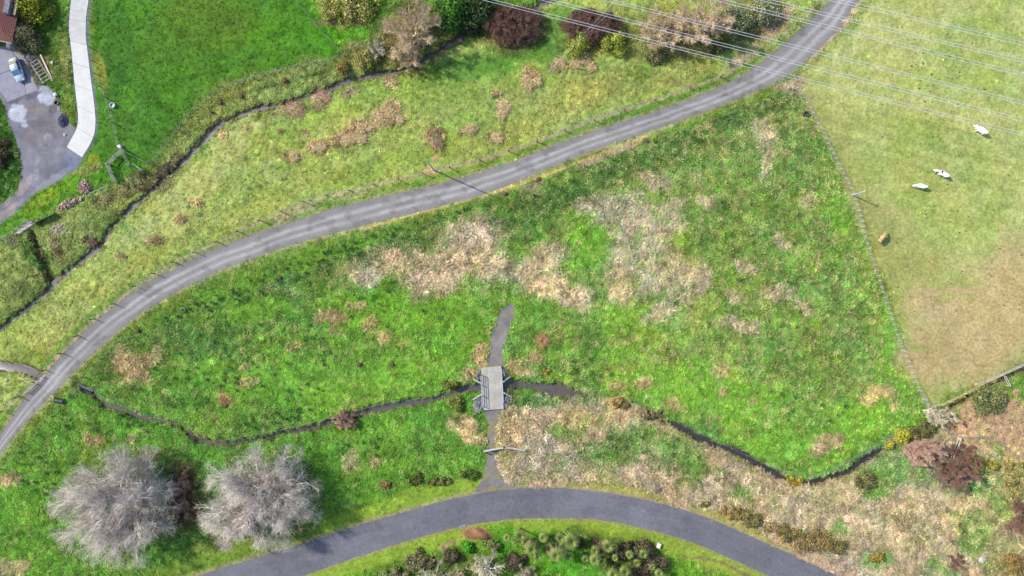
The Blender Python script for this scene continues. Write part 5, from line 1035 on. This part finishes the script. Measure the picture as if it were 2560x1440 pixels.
# ------------------------------------------------------------------ cattle
def cow_mesh(name, m, pose, s=1.0):
    """one continuous skin over a skeleton; +x is forward"""
    V = []; Ed = []; Rd = []
    def add(p, r, par=None):
        V.append(Vector(p)); Rd.append(r)
        if par is not None: Ed.append((par, len(V)-1))
        return len(V)-1
    hd = pose.get('head', 0.0); ht = pose.get('turn', 0.0)
    pel = add((-.62, 0, 1.12), (.27, .30)); bel = add((-.2, 0, 1.05), (.33, .36), pel); ch = add((.3, 0, 1.06), (.31, .36), bel); sh = add((.62, 0, 1.14), (.22, .30), ch)
    nk = add((.9, .10*ht, 1.22+.12*hd), (.14, .18), sh); n2 = add((1.12, .24*ht, 1.22+.42*hd), (.12, .14), nk); h1 = add((1.32, .36*ht, 1.18+.62*hd), (.11, .12), n2); h2 = add((1.52, .44*ht, 1.06+.62*hd), (.085, .09), h1); add((1.64, .47*ht, .98+.62*hd), (.07, .07), h2)
    rp = add((-.86, 0, 1.16), (.20, .22), pel); t1 = add((-.98, 0, 1.02), (.035, .035), rp); t2 = add((-1.02, 0, .7), (.025, .025), t1); add((-1.02, .02, .45), (.035, .035), t2)
    for sd in (-1, 1):
        k = pose['fl'] if sd < 0 else pose['fr']; a = add((.5, sd*.19, .82), (.11, .12), ch); b = add((.5+k*.4, sd*.19, .48), (.06, .065), a); c = add((.5+k*.75, sd*.19, .14), (.042, .045), b); add((.53+k*.8, sd*.19, .03), (.055, .055), c)
        k = pose['hl'] if sd < 0 else pose['hr']; a = add((-.62, sd*.2, .80), (.13, .16), pel); b = add((-.56+k*.3, sd*.2, .58), (.085, .10), a); c = add((-.74+k*.6, sd*.19, .36), (.05, .055), b); d = add((-.70+k*.75, sd*.19, .12), (.042, .045), c); add((-.67+k*.8, sd*.19, .03), (.055, .055), d)
        e = add((1.24, .30*ht+sd*.12, 1.24+.62*hd), (.03, .03), h1); add((1.20, .30*ht+sd*.27, 1.24+.62*hd), (.045, .02), e)
    add((-.42, 0, .72), (.13, .13), pel)
    me = bpy.data.meshes.new('tmp'); me.from_pydata([v*s for v in V], Ed, []); me.update(); o = bpy.data.objects.new('tmp', me); COL.objects.link(o)
    o.modifiers.new('skin', 'SKIN'); sm = o.modifiers.new('sub', 'SUBSURF'); sm.levels = 2
    for i, r in enumerate(Rd): k_ = 1.22 if i < 4 else 1.12; me.skin_vertices[0].data[i].radius = (r[0]*s*k_, r[1]*s*k_)
    me.skin_vertices[0].data[0].use_root = True
    dg = bpy.context.evaluated_depsgraph_get(); ev = bpy.data.meshes.new_from_object(o.evaluated_get(dg)); bpy.data.objects.remove(o); ev.name = name
    ev.materials.clear(); ev.materials.append(m); ev.polygons.foreach_set('use_smooth', [True]*len(ev.polygons)); return ev
M_CW = mat('white_hide', np.array((.78, .74, .68)), rough=.8, var=.06, scale=1); M_CP = mat('patched_hide', S(238,230,222), rough=.8, var=.05, scale=1.1, col2=S(238,230,222)); M_CT = mat('tan_hide', 1.6*S(206,172,124), rough=.8, var=.12, scale=1.3, col2=S(150,104,78)); M_HORN = mat('hoof_horn', S(120,104,90), rough=.6)
def patched(name, a, bb, thr):
    m = mat(name, a, rough=.8, var=.05, scale=1.6, col2=bb, detail=1)
    for n in m.node_tree.nodes:
        if n.type == 'MAP_RANGE' and abs(n.inputs[1].default_value-.35) < 1e-3: n.inputs[1].default_value = thr; n.inputs[2].default_value = thr+.03
    return m
M_CP = patched('brown_patched_hide', np.array((.76, .71, .66)), S(128,92,84), .56); M_CP2 = patched('lightly_patched_hide', np.array((.76, .72, .68)), S(120,110,104), .63)
def cow(label, p, q, m, pose, s):
    (x0, y0), (x1, y1) = W(*p, 1.1), W(*q, 1.1); rz = math.atan2(y1-y0, x1-x0); x, y = (x0+x1)/2, (y0+y1)/2
    o = obj('cow', cow_mesh('cow', m, pose, s), None, (x, y, hz(x, y)), (0, 0, rz)); tag(o, label, 'cow')
    for sd in (-1, 1):
        b = MB(); hd = pose.get('head', 0); ht = pose.get('turn', 0); b.tube([(1.22*s, (.3*ht+sd*.08)*s, (1.3+.62*hd)*s), (1.2*s, (.3*ht+sd*.16)*s, (1.38+.62*hd)*s), (1.24*s, (.3*ht+sd*.19)*s, (1.46+.62*hd)*s)], [.025, .018, .006], 5); b.build('horn', M_HORN, o)
cow('plain white cow standing under the power line edge', (2470,334), (2441,316), M_CW, dict(head=.1, turn=.2, fl=.15, fr=-.1, hl=.1, hr=-.1), 1.08)
cow('white cow with a brown patched rump', (2374,441), (2346,426), M_CP, dict(head=-.75, turn=.1, fl=.25, fr=-.15, hl=-.1, hr=.15), 1.05)
cow('white young cow grazing beside the brown patched cow', (2318,467), (2293,462), M_CP2, dict(head=-.9, turn=.5, fl=.1, fr=-.1, hl=.1, hr=-.1), .95)
cow('tan young cow grazing near the batten fence', (2200,606), (2213,584), M_CT, dict(head=-.55, turn=-.4, fl=.12, fr=-.12, hl=.15, hr=-.1), .95)

# ------------------------------------------------------------------ yard clutter, wood heaps, culvert and small things
M_LOG = mat('split_firewood', 1.6*S(200,172,156), rough=.95, var=.25, scale=3, col2=1.4*S(150,114,100)); M_LOGD = mat('dark_driftwood', S(124,104,88), rough=.95, var=.25, scale=3, col2=S(92,76,64)); M_LOGP = mat('bleached_branch', 1.5*S(206,186,164), rough=.95, var=.2, scale=3)
lg = MB(); lg.tube([(-.2, 0, 0), (.2, 0, 0)], [.085, .08], 6); LOGM = lg.mesh('log', M_LOG); lg = MB(); lg.add([(-.2, -.08, -.06), (-.2, .08, -.06), (-.2, 0, .09), (.2, -.08, -.06), (.2, .08, -.06), (.2, 0, .09)], [(2, 1, 0), (3, 4, 5), (0, 1, 4, 3), (1, 2, 5, 4), (2, 0, 3, 5)]); LOGM2 = lg.mesh('log', M_LOG)
def wood_heap(label, spots, n, h=.7):
    e = empty('firewood_heap', G3(spots[0][0], spots[0][1])); tag(e, label, 'firewood'); o0 = Vector(e.location)
    for i in range(n):
        cx, cy, rx, ry, ang = random.choices(spots, [s[2]*s[3] for s in spots])[0]; a = random.uniform(0, 6.28); q = math.sqrt(random.random()); c, s = math.cos(math.radians(ang)), math.sin(math.radians(ang)); u, v = rx*q*math.cos(a), ry*q*math.sin(a)
        g = G3(cx+u*c-v*s, cy+u*s+v*c); zz = .08+h*(1-q*q)*random.random()**.6
        obj('log', random.choice((LOGM, LOGM2)), e, g-o0+Vector((0, 0, zz)), (random.uniform(0, 6.28), random.uniform(-.6, .6), random.uniform(0, 6.28)), random.uniform(.7, 1.25))
wood_heap('round heap of split firewood beside the stock yard', [(214,468,17,18,0)], 150)
wood_heap('long heap of split firewood along the sheet iron fence', [(168,512,24,10,-28),(196,500,18,6,-25)], 150, .5)
def branches(name, label, cx, cy, rx, ry, n, L, m, ang=None, r=.05, jit=.4, cat='branches', h=.35):
    e = empty(name, G3(cx, cy)); tag(e, label, cat); o0 = Vector(e.location)
    for i in range(n):
        g = G3(cx+random.uniform(-rx, rx), cy+random.uniform(-ry, ry)); a = (ang if ang is not None else random.uniform(0, 6.28))+random.gauss(0, jit); l = L*random.uniform(.5, 1.2); d = Vector((math.cos(a), math.sin(a), random.uniform(-.12, .12))); s = Vector((-d.y, d.x, 0))*random.gauss(0, .08)
        b = MB(); p = g-o0+Vector((0, 0, .06+random.random()*h)); rr_ = r*random.uniform(.6, 1.3); b.tube([p-d*l/2, p+s*l, p+d*l/2], [rr_, rr_*.9, rr_*.5], 5); b.build('branch', m, e)
branches('branch_heap', 'bleached heap of cut branches on the creek bank', 150, 572, 14, 10, 26, 1.7, M_LOGP, .75, .06, .35)
branches('fallen_branch', 'long crooked bleached branch trailing from the heap', 143, 602, 1.5, 6, 2, 2.6, M_LOGP, 1.2, .06, .15, cat='branch', h=.05)
branches('driftwood_tangle', 'dark tangle of flood debris jammed in the creek', 400, 425, 22, 20, 40, 2.2, M_LOGD, .9, .05, .6)
branches('driftwood_tangle', 'brown debris scattered above the creek below stock yard', 335, 466, 22, 7, 22, 1.2, M_LOGD, .3, .05, .6)
branches('driftwood_tangle', 'debris pile at the end of short timber rails', 352, 440, 9, 10, 20, 1.2, M_LOGD, None, .05, .6)
branches('fallen_log', 'weathered log lying across the creek pool', 240, 622, 2, 2, 2, 1.8, M_LOGP, -.45, .1, .1, cat='log', h=.05)
branches('fallen_branch', 'pale curved branch reaching over the culvert stream', 64, 953, 5, 4, 3, 4.0, M_LOGP, -.45, .07, .12, cat='branch', h=.4)
branches('driftwood_tangle', 'rusty leaf litter and sticks above the black culvert pipe', 190, 955, 12, 14, 26, .8, M_LOGD, None, .04, .7)
branches('fallen_branch', 'dead branches lying in the stream near leafless trees', 490, 1098, 22, 8, 9, 2.2, M_LOGD, -.4, .06, .5)
M_STUMP = mat('stump_wood', S(150,118,96), rough=.95, var=.3, scale=5, col2=S(104,78,64))
def stump(label, px, py, r, h, group=None, dead=True):
    e = empty('tree_stump', G3(px, py)); tag(e, label, 'stump', group); b = MB(); n = 10; prof = [(1.35, -.2), (1.15, .1), (.95, h*.6), (.9, h), (.0, h*.96)]
    vs = []; 
    for q, z in prof: vs += [(r*q*math.cos(6.283*k/n)*random.uniform(.85, 1.15), r*q*math.sin(6.283*k/n)*random.uniform(.85, 1.15), z*random.uniform(.9, 1.1)) for k in range(n)]
    b.add(vs, [(i*n+k, i*n+(k+1) % n, (i+1)*n+(k+1) % n, (i+1)*n+k) for i in range(len(prof)-1) for k in range(n)]); b.build('trunk', M_STUMP, e)
    for k in range(12):
        a = random.uniform(0, 6.28); b = MB(); d = Vector((math.cos(a), math.sin(a), 0)); b.tube([d*r*.6+Vector((0, 0, h*random.uniform(.3, .9))), d*r*1.5+Vector((0, 0, h*.5)), d*r*random.uniform(1.8, 2.6)+Vector((0, 0, .05))], [.04, .03, .01], 4); b.build('root', M_STUMP, e)
for px, py in [(710,200),(601,238),(548,255)]: stump('brown cut stump with trailing roots on the bank of the green field', px, py, .36, .6, 'stumps along the field bank')
stump('brown stump beside the creek below the field stumps', 578, 296, .3, .5); stump('thin upright stump on the creek bank', 527, 279, .16, .7)
for px, py in [(700,693),(347,826),(1262,484),(1345,448),(1615,352)]: stump('small brown stump beside the fence on the paddock side of the gravel road', px, py, .3, .5, 'stumps along the gravel road')
for px, py in [(899,910),(980,910)]: stump('rusty stump standing in bright green paddock grass', px, py, .32, .5, 'pair of stumps in the bright paddock')
stump('rotten stump heap in the western paddock hollow', 565, 1010, .42, .5)

def blockm(name, label, cat, px, py, dims, m, rz=0, bev=.03, dz=0.0, group=None):
    b = MB(); b.box((0, 0, dims[2]/2-.04), dims, rz, bev=bev); return tag(b.build(name, m, None, G3(px, py, dz)), label, cat, group)
b = MB(); b.lathe([(.30, -.05), (.36, -.05), (.36, .42), (.30, .42), (.30, .1), (.001, .1)], 14); tag(b.build('concrete_ring', M_CONCD, None, G3(460, 774), (.15, .1, 0)), 'pale broken concrete ring in grass beside the paddock fence', 'concrete ring')
blockm('bridge_marker', 'white painted roadside marker box beside the shaded lawn', 'marker', 1646, 1362, (.55, .9, .6), M_POSTW, -.4)
b = MB(); b.tube([(-1.0, .75, .12), (0, 0, .16), (1.0, -.75, .1)], [.09, .1, .08], 7); tag(b.build('timber_pole', M_POSTW, None, G3(1792, 1270)), 'fallen pale timber pole beside the gorse hedge', 'pole')
b = MB(); b.add([(-.32, .2, .05), (.28, -.24, .05), (.36, -.14, .07), (-.24, .3, .12), (-.32, .2, .02), (.28, -.24, .02), (.36, -.14, .02), (-.24, .3, .02)], [(0, 1, 2, 3), (4, 5, 1, 0), (5, 6, 2, 1), (6, 7, 3, 2), (7, 4, 0, 3)]); tag(b.build('litter_sheet', M_GATE, None, G3(1682, 1251)), 'scrap of white litter on the road verge by dry grass', 'litter')
b = MB(); b.add([(-.3, .2, .05), (.3, -.2, .05), (.34, -.08, .09), (-.22, .3, .06), (-.3, .2, .02), (.3, -.2, .02), (.34, -.08, .02), (-.22, .3, .02)], [(0, 1, 2, 3), (4, 5, 1, 0), (5, 6, 2, 1), (6, 7, 3, 2), (7, 4, 0, 3)]); tag(b.build('litter_sheet', M_GATE, None, G3(2025, 1378)), 'scrap of white litter on the verge past the hedge end', 'litter')
def rock(label, px, py, s, m, i=0, group=None):
    v, f = rocks[i]; return tag(obj('boulder', np_mesh('boulder', v*s, f, m), None, G3(px, py, s*.3)), label, 'rock', group)
M_WROCK = mat('white_rock', S(232,222,214), rough=.95, var=.12, scale=2, col2=S(200,180,170))
rock('white boulder half hidden in rank grass', 2452, 1398, .75, M_WROCK); rock('small white rock beside the culvert stream', 12, 950, .35, M_WROCK, 1); rock('pale rock on the small lawn by the drive end', 162, 337, .28, M_WROCK, 2); rock('tiny white rock on the bank of the dark stream', 1752, 1094, .18, M_WROCK, 3)
rock('white stone dropped beneath purple thicket rails', 2370, 1164, .2, M_WROCK, 4)
# drain grate in the kerb edge
e = empty('drain_inlet', G3(1157, 1316, .02), .28); tag(e, 'dark metal drain inlet at the inner edge of asphalt curve', 'drain')
b = MB(); b.box((0, 0, .0), (1.2, .45, .08)); b.build('frame', M_CONCD, e)
for k in range(7):
    b = MB(); b.box((-.48+k*.16, 0, .05), (.07, .38, .03)); b.build('bar', M_STEELD, e)
# culvert pipes
M_PIPE = mat('black_corrugated_pipe', S(44,48,58), rough=.35, var=.15, spec=.5)
def culvert(label, p0, p1, r):
    a = G3(*p0); c = G3(*p1); z = min(a.z, c.z)+r*.55; d = Vector((c.x-a.x, c.y-a.y, 0)); L = d.length; e = empty('culvert_pipe', (a.x, a.y, z), math.atan2(d.y, d.x)); tag(e, label, 'pipe'); n = 16; k = int(L/.09)
    b = MB(); pr = []
    for i in range(k+1): pr.append((r*(1.0 if i % 2 else 1.09), i*L/k))
    pr += [(r*.86, L), (r*.86, 0), (r, 0)]
    vs = [(z_, q*math.cos(6.2832*j/n), q*math.sin(6.2832*j/n)) for q, z_ in pr for j in range(n)]
    b.add(vs, [(i*n+j, i*n+(j+1) % n, (i+1)*n+(j+1) % n, (i+1)*n+j) for i in range(len(pr)-1) for j in range(n)]); b.build('shell', M_PIPE, e)
culvert('black corrugated culvert pipe spilling into the paddock stream', (196,964), (229,979), .52)
culvert('second black culvert pipe end in shade beside the gravel road', (140,1000), (162,1004), .45)
b = MB(); b.box((0, 0, -.25), (2.2, .3, 1.0), bev=.04); tag(b.build('headwall', M_CONCD, None, G3(100, 946, .1), (0, 0, math.radians(50))), 'concrete culvert headwall where the stream meets the gravel road', 'wall')
# round water tank and troughs
b = MB(); b.lathe([(.001, .62), (.34, .62), (.40, .5), (.43, .1), (.46, -.1)], 20); tag(b.build('water_tank', M_GALV, None, G3(301, 368)), 'small round grey water tank at the stock yard corner', 'tank')
b = MB(); b.lathe([(.001, .25), (.36, .25), (.38, .55), (.46, .55), (.5, -.1)], 20); tag(b.build('water_trough', M_STEELD, None, G3(2013, 286)), 'round black trough beside the batten fence', 'trough')
b = MB(); b.lathe([(.001, .25), (.36, .25), (.38, .5), (.46, .5), (.5, -.1)], 20); tag(b.build('water_trough', M_GALV, None, G3(283, 264)), 'round grey trough by the drive fence in the green field', 'trough')
# sheet iron fence and stock crate
e = empty('sheet_iron_fence', G3(88, 558)); tag(e, 'pale blue sheet iron fence between crate and firewood', 'fence'); a = G3(88, 558); c = G3(140, 533); d = c-a
M_IRON = mat('pale_blue_iron', S(190,202,214), rough=.5, var=.08, spec=.4)
for k in range(5):
    p = a+d*((k+.5)/5)-a; b = MB(); L = d.length/5; zz = 0
    vs = []; nn = 12
    for i in range(nn+1):
        u = -L/2+L*i/nn; vs += [(u, .025*math.cos(i*math.pi)+.1, -.1), (u, .025*math.cos(i*math.pi)-.34, 1.05)]
    b.add(vs, [(2*i, 2*i+2, 2*i+3, 2*i+1) for i in range(nn)]+[(2*i+1, 2*i+3, 2*i+2, 2*i) for i in range(0)]); b.build('iron_sheet', M_IRON, e, p, (0, 0, math.atan2(d.y, d.x)))
for k in (0, 2, 4):
    b = MB(); b.box((0, .12, .45), (.09, .09, 1.2)); b.build('post', M_RAIL, e, d*(.04+.92*k/4), (0, 0, math.atan2(d.y, d.x)))
a = G3(46, 581); c = G3(84, 556); d = c-a; e = empty('stock_crate', (a+c)/2, math.atan2(d.y, d.x)); tag(e, 'dark slatted stock crate with pale steel frame beside sheet iron', 'crate'); L = d.length
M_CRATE = mat('dull_crate_steel', S(112,112,120), rough=.5, var=.1)
for y_ in (-.42, .42):
    for zz in (.12, .55, 1.0):
        b = MB(); b.tube([(-L/2, y_, zz), (L/2, y_, zz)], .04, 5); b.build('frame_rail', M_GALV if y_ < 0 else M_CRATE, e)
for x_ in (-L/2, -L/6, L/6, L/2):
    for y_ in (-.42, .42):
        b = MB(); b.tube([(x_, y_, 0), (x_, y_, 1.0)], .035, 5); b.build('upright', M_CRATE, e)
    b = MB(); b.tube([(x_, -.42, 1.0), (x_, .42, 1.0)], .035, 5); b.build('crossbar', M_CRATE, e)
for k in range(6):
    b = MB(); b.box((0, -.33+k*.132, .14), (L-.1, .115, .04)); b.build('floor_board', M_STEELD, e)
# planter frames and clutter by the pad
def frame_bed(label, p0, p1, w, n):
    a = G3(*p0); c = G3(*p1); d = c-a; L = d.length; e = empty('garden_trellis', a, math.atan2(d.y, d.x)); tag(e, label, 'garden frame')
    for y_ in (-w/2, w/2):
        for zz in (.08, .5):
            b = MB(); b.box((L/2, y_, zz), (L, .06, .07)); b.build('rail', M_RAIL, e)
    for k in range(n):
        b = MB(); b.box((L*k/(n-1), 0, .56), (.06, w, .05)); b.build('slat', M_RAIL, e)
        for y_ in (-w/2, w/2):
            b = MB(); b.box((L*k/(n-1), y_, .25), (.05, .065, .6)); b.build('leg', M_RAIL, e)
frame_bed('ladder-like timber garden frame beside the concrete pad', (90,156), (120,204), 1.5, 7)
b = MB(); b.box((0, 0, .15), (5.2, .28, .22), bev=.02); a = G3(104, 140); c = G3(132, 200); tag(b.build('timber_sleeper', M_LOGP, None, (a+c)/2, (0, 0, math.atan2(c.y-a.y, c.x-a.x))), 'long pale timber sleeper edging the lawn by garden frame', 'sleeper')
b = MB(); b.box((0, 0, .12), (3.0, .1, .3), bev=.02); a = G3(96, 128); c = G3(112, 172); tag(b.build('timber_edging', M_STUMP, None, (a+c)/2, (0, 0, math.atan2(c.y-a.y, c.x-a.x))), 'reddish timber edging behind the garden frame', 'edging')
v, f = rocks[2]; M_TARP = mat('black_tarpaulin', S(70,68,80), rough=.5, var=.3, scale=3, col2=S(120,116,128), bump=.6)
V3 = []; Q3 = []; N_ = 15
for j in range(N_):
    for i in range(N_):
        u = i/(N_-1)*2-1; w_ = j/(N_-1)*2-1; r_ = max(abs(u), abs(w_)); V3.append((u*1.05+random.gauss(0, .03), w_*.72+random.gauss(0, .03), .03+.45*max(0, 1-r_**1.6)*random.uniform(.75, 1.2)+random.uniform(0, .06)))
for j in range(N_-1):
    for i in range(N_-1): k = j*N_+i; Q3.append((k, k+1, k+N_+1, k+N_))
tag(obj('tarpaulin_heap', np_mesh('tarpaulin_heap', np.array(V3), np.array(Q3), M_TARP), None, G3(80, 147), (0, 0, -.5)), 'crumpled black tarpaulin heap at the garden frame end', 'tarpaulin')
M_BLUE = mat('blue_plastic', S(60,110,180), rough=.4); M_RED = mat('dark_red_plastic', S(110,50,46), rough=.5)
e = empty('rubbish_bag', G3(139, 237)); tag(e, 'white rubbish bag with a blue tub beside the gravel yard', 'rubbish')
obj('bag', np_mesh('bag', rocks[0][0]*.42, rocks[0][1], M_GATE), e, (0, 0, .25)); b = MB(); b.lathe([(.001, .05), (.2, .05), (.26, .34), (.3, .34), (.24, -.02)], 12, (.35, -.35, 0)); b.build('tub', M_BLUE, e)
b = MB(); b.lathe([(.001, .12), (.3, .12), (.36, .4), (.42, .4), (.34, -.05)], 14); tag(b.build('plastic_tub', M_RED, None, G3(143, 258)), 'dark red tub beside the gravel yard', 'tub')
M_BGRAV = mat('blue_metal', S(104,106,128), rough=.95, var=.3, scale=4, col2=S(84,86,106))
pile('gravel_heap', 'heap of blue-grey metal chip beside the concrete drive', 158, 301, 13, 17, 420, .05, .14, M_BGRAV, .75, cat='gravel')
pile('rubble', 'pale rubble stones along the edge of gravel yard', 148, 268, 6, 14, 40, .05, .14, M_CONCD, .1, cat='rubble')
b = MB(); b.tube([(-.3, 0, .4), (.3, .1, .45)], .05, 6); b.box((0, .05, .2), (.1, .5, .4)); tag(b.build('garden_tap_stand', M_GATE, None, G3(132, 158)), 'small white stand on the lawn west of the drive', 'stand')
# planted mulch circles
M_MULCH = mat('mulch', S(208,172,138), rough=1, var=.25, scale=3, col2=S(190,148,118)); M_SEED = mat('seedling_leaf', S(206,190,130), rough=.8, col2=S(150,150,80), scale=4)
vs = [(0, 0, .09)]; n = 18; fs = []
for q, z in ((.45, .07), (.9, .03), (1.05, -.12)): vs += [(q*math.cos(6.2832*k/n)*(1+.09*math.sin(k*2.7)), q*math.sin(6.2832*k/n)*(1+.09*math.cos(k*3.1)), z+.02*math.sin(k*5)) for k in range(n)]
b = MB(); b.add(vs, [(0, 1+k, 1+(k+1) % n) for k in range(n)]+[(1+i*n+k, 1+(i+1)*n+k, 1+(i+1)*n+(k+1) % n, 1+i*n+(k+1) % n) for i in range(2) for k in range(n)]); MU = b.mesh('mulch_disc', M_MULCH)
b = MB()
for k in range(14):
    a = k*2.4; d = Vector((math.cos(a), math.sin(a), 0)); s = Vector((-d.y, d.x, 0))*.045; l = .3+.1*math.sin(k*3); b.add([-s+Vector((0, 0, .05)), s+Vector((0, 0, .05)), d*l*.6+s+Vector((0, 0, .35)), d*l+Vector((0, 0, .3+.1*math.cos(k)))], [(0, 1, 2), (0, 2, 3)])
SE = b.mesh('seedling', M_SEED)
for i, (x, y) in enumerate([(2415,1033),(2388,1038),(2432,1018),(2438,1042),(2458,1050),(2476,1056),(2414,1056),(2440,1064),(2466,1074),(2485,1082),(2415,1080),(2388,1068),(2482,1038),(2508,1030),(2530,1018),(2500,1058),(2521,1052),(2548,1050),(2516,1074),(2542,1080),(2527,1100),(2550,1112),(2538,1008),(2545,984),(2520,986),(2502,1046),(2555,1030),(2557,1075),(2505,1096),(2558,1136)]):
    o = empty('planted_mulch_circle', G3(x, y, .02), random.uniform(0, 6.28)); tag(o, 'tan mulch circle around a small seedling beyond the curved fence', 'planting', 'mulched seedlings'); s = random.uniform(.75, 1.0)
    obj('mulch', MU, o, None, None, (s, s, 1)); obj('seedling', SE, o, (0, 0, .05), None, random.uniform(.8, 1.3))
# dry tussock clumps standing out in the meadow
M_TUSK = mat('dry_tussock', None, rough=.95, var=.2, attr='tint', fine=5, trans=.15)
def tussock(label, px, py, r, h, cols, n=420, group='dry tussocks in the meadow', name='dry_tussock'):
    rg = np.random.default_rng(int(px*7+py)); a = rg.uniform(0, 6.2832, n); q = r*np.abs(rg.normal(0, .42, n)); o = np.stack([q*np.cos(a), q*np.sin(a), -.05+0*a], 1); b_ = a+rg.normal(0, 1.5, n)
    d = np.stack([np.cos(b_), np.sin(b_), 0*a], 1); l = h*rg.uniform(.7, 1.5, n)[:, None]; s = np.stack([-np.sin(b_), np.cos(b_), 0*a], 1)*.035
    p1 = o+d*l*.35+np.array([0, 0, 1])*l*.6; p2 = o+d*l*.95+np.array([0, 0, 1])*l*rg.uniform(.2, .7, (n, 1))
    V = np.stack([o-s, o+s, p1+s, p1-s, p2], 1).reshape(-1, 3); k = np.arange(n)*5; Q = np.vstack([np.stack([k, k+1, k+2], 1), np.stack([k, k+2, k+3], 1), np.stack([k+3, k+2, k+4], 1)])
    cols = np.asarray(cols); tn = cols[rg.integers(0, len(cols), n)]*2.2*np.exp(rg.normal(0, .2, (n, 1)))
    return tag(obj(name, np_mesh(name, V, Q, M_TUSK, {'tint': np.repeat(tn, 5, 0)}), None, G3(px, py)), label, 'tussock', group)
TC = [S(202,176,136), S(178,148,110), S(156,130,96), S(150,146,88)]
for x, y, r in [(968,268,.9),(978,288,1.2),(952,300,1.2),(940,286,.8),(920,318,.9),(900,330,1.0),(880,345,1.1),(866,352,.9),(905,350,.8),(1000,300,.6),(805,366,.9),(780,372,.7),(738,392,.7),(1262,268,.9),(1255,290,.7),(1318,198,.8),(1322,212,1.0),(1342,205,.7),(1172,326,.8),(1242,346,.7),(1480,170,.8),(1400,158,1.0),(1440,160,1.2),(1465,150,.9)]:
    n_t = sum(1 for o in bpy.data.objects if o.name.startswith('dry_tussock'))
    lb, gp = (('straw tussock in the long diagonal tussock patch on the meadow', 'long diagonal tussock patch') if n_t < 10 else ('straw tussock in the small patch downstream of the diagonal tussock patch', 'small tussock patch') if n_t < 13 else
              ('straw tussock at the foot of yellow-green bushes and reddish thicket', 'tussocks below the reddish thicket') if n_t >= 20 else ('lone straw tussock on open meadow between power pole and thickets', 'lone meadow tussocks'))
    tussock(lb, x, y, r, .6, TC, group=gp)
for x, y, r in [(1088,340,1.1),(1096,358,.8)]: tussock('dark weedy clump on the meadow slope above the power pole', x, y, r, .6, [S(120,104,84), S(96,92,60), S(150,126,100)], group='dark clumps above the pole')
for x, y, r in [(725,268,1.6),(742,280,1.3),(800,236,1.3),(812,246,1.0)]: tussock('flattened brown bracken patch beside the creek', x, y, r, .4, [S(156,118,100), S(134,98,84), S(176,140,116)], 700, 'bracken patches by the creek', 'bracken_patch')
tussock('tall rusty dead weed clump east of the gravel path', 1358, 850, .9, .9, [S(150,108,76), S(128,96,66), S(172,140,96)], 600, None, 'dead_weed_clump')
tussock('brown dead weed clump in the western paddock', 560, 1000, .7, .6, [S(150,110,80), S(128,96,66)], 400, None, 'dead_weed_clump')
for x, y in [(620,472),(497,500),(612,500),(612,394),(470,518),(500,536),(612,395),(508,422)][:6]: tussock('round dark green thistle in the meadow', x, y, .3, .26, [S(104,136,84), S(84,116,70)], 160, 'thistles in the meadow', 'thistle')
# earth mound by the road
V3 = []; Q3 = []; N_ = 22
for j in range(N_):
    for i in range(N_):
        u = i/(N_-1)*2-1; w_ = j/(N_-1)*2-1; r_ = math.hypot(u, w_); V3.append((u*2.9, w_*1.15, .75*max(0, 1-r_**2)*(1+.5*math.sin(u*5+w_*3))*random.uniform(.85, 1.15)-.06))
for j in range(N_-1):
    for i in range(N_-1): k = j*N_+i; Q3.append((k, k+1, k+N_+1, k+N_))
M_EARTH = mat('bare_clay', S(184,140,96), rough=1, var=.25, scale=1.2, col2=S(132,96,70), bump=.4)
tag(obj('earth_mound', np_mesh('earth_mound', np.array(V3), np.array(Q3), M_EARTH, smooth=True), None, G3(1196, 1334, -.02), (0, 0, -.12)), 'bare brown earth mound between asphalt curve and white trees', 'earth mound')
# cattle dung dotted over the grazed paddock
M_DUNG = mat('dung', S(84,76,58), rough=.95, var=.2)
V = []; Q = []; o = 0
for i in range(170):
    if i < 90: px, py = 2330+random.gauss(0, 70), 190+random.gauss(0, 90)
    elif i < 150: px, py = random.uniform(2240, 2560), random.uniform(380, 780)
    else: px, py = random.uniform(2120, 2560), random.uniform(20, 700)
    x, y = W(px, py)
    if samp(Mp, np.array(x), np.array(y)) < .8: continue
    v, f = rocks[i % 5]; s = random.uniform(.06, .15); V.append(v*s*np.array([1.2, 1, .45])+np.array([x, y, hz(x, y)+.02])); Q.append(f+o); o += len(v)
tag(obj('cattle_dung', np_mesh('cattle_dung', np.vstack(V), np.vstack(Q), M_DUNG)), 'dark dung pats dotted over the grazed paddock', 'dung', kind='stuff')
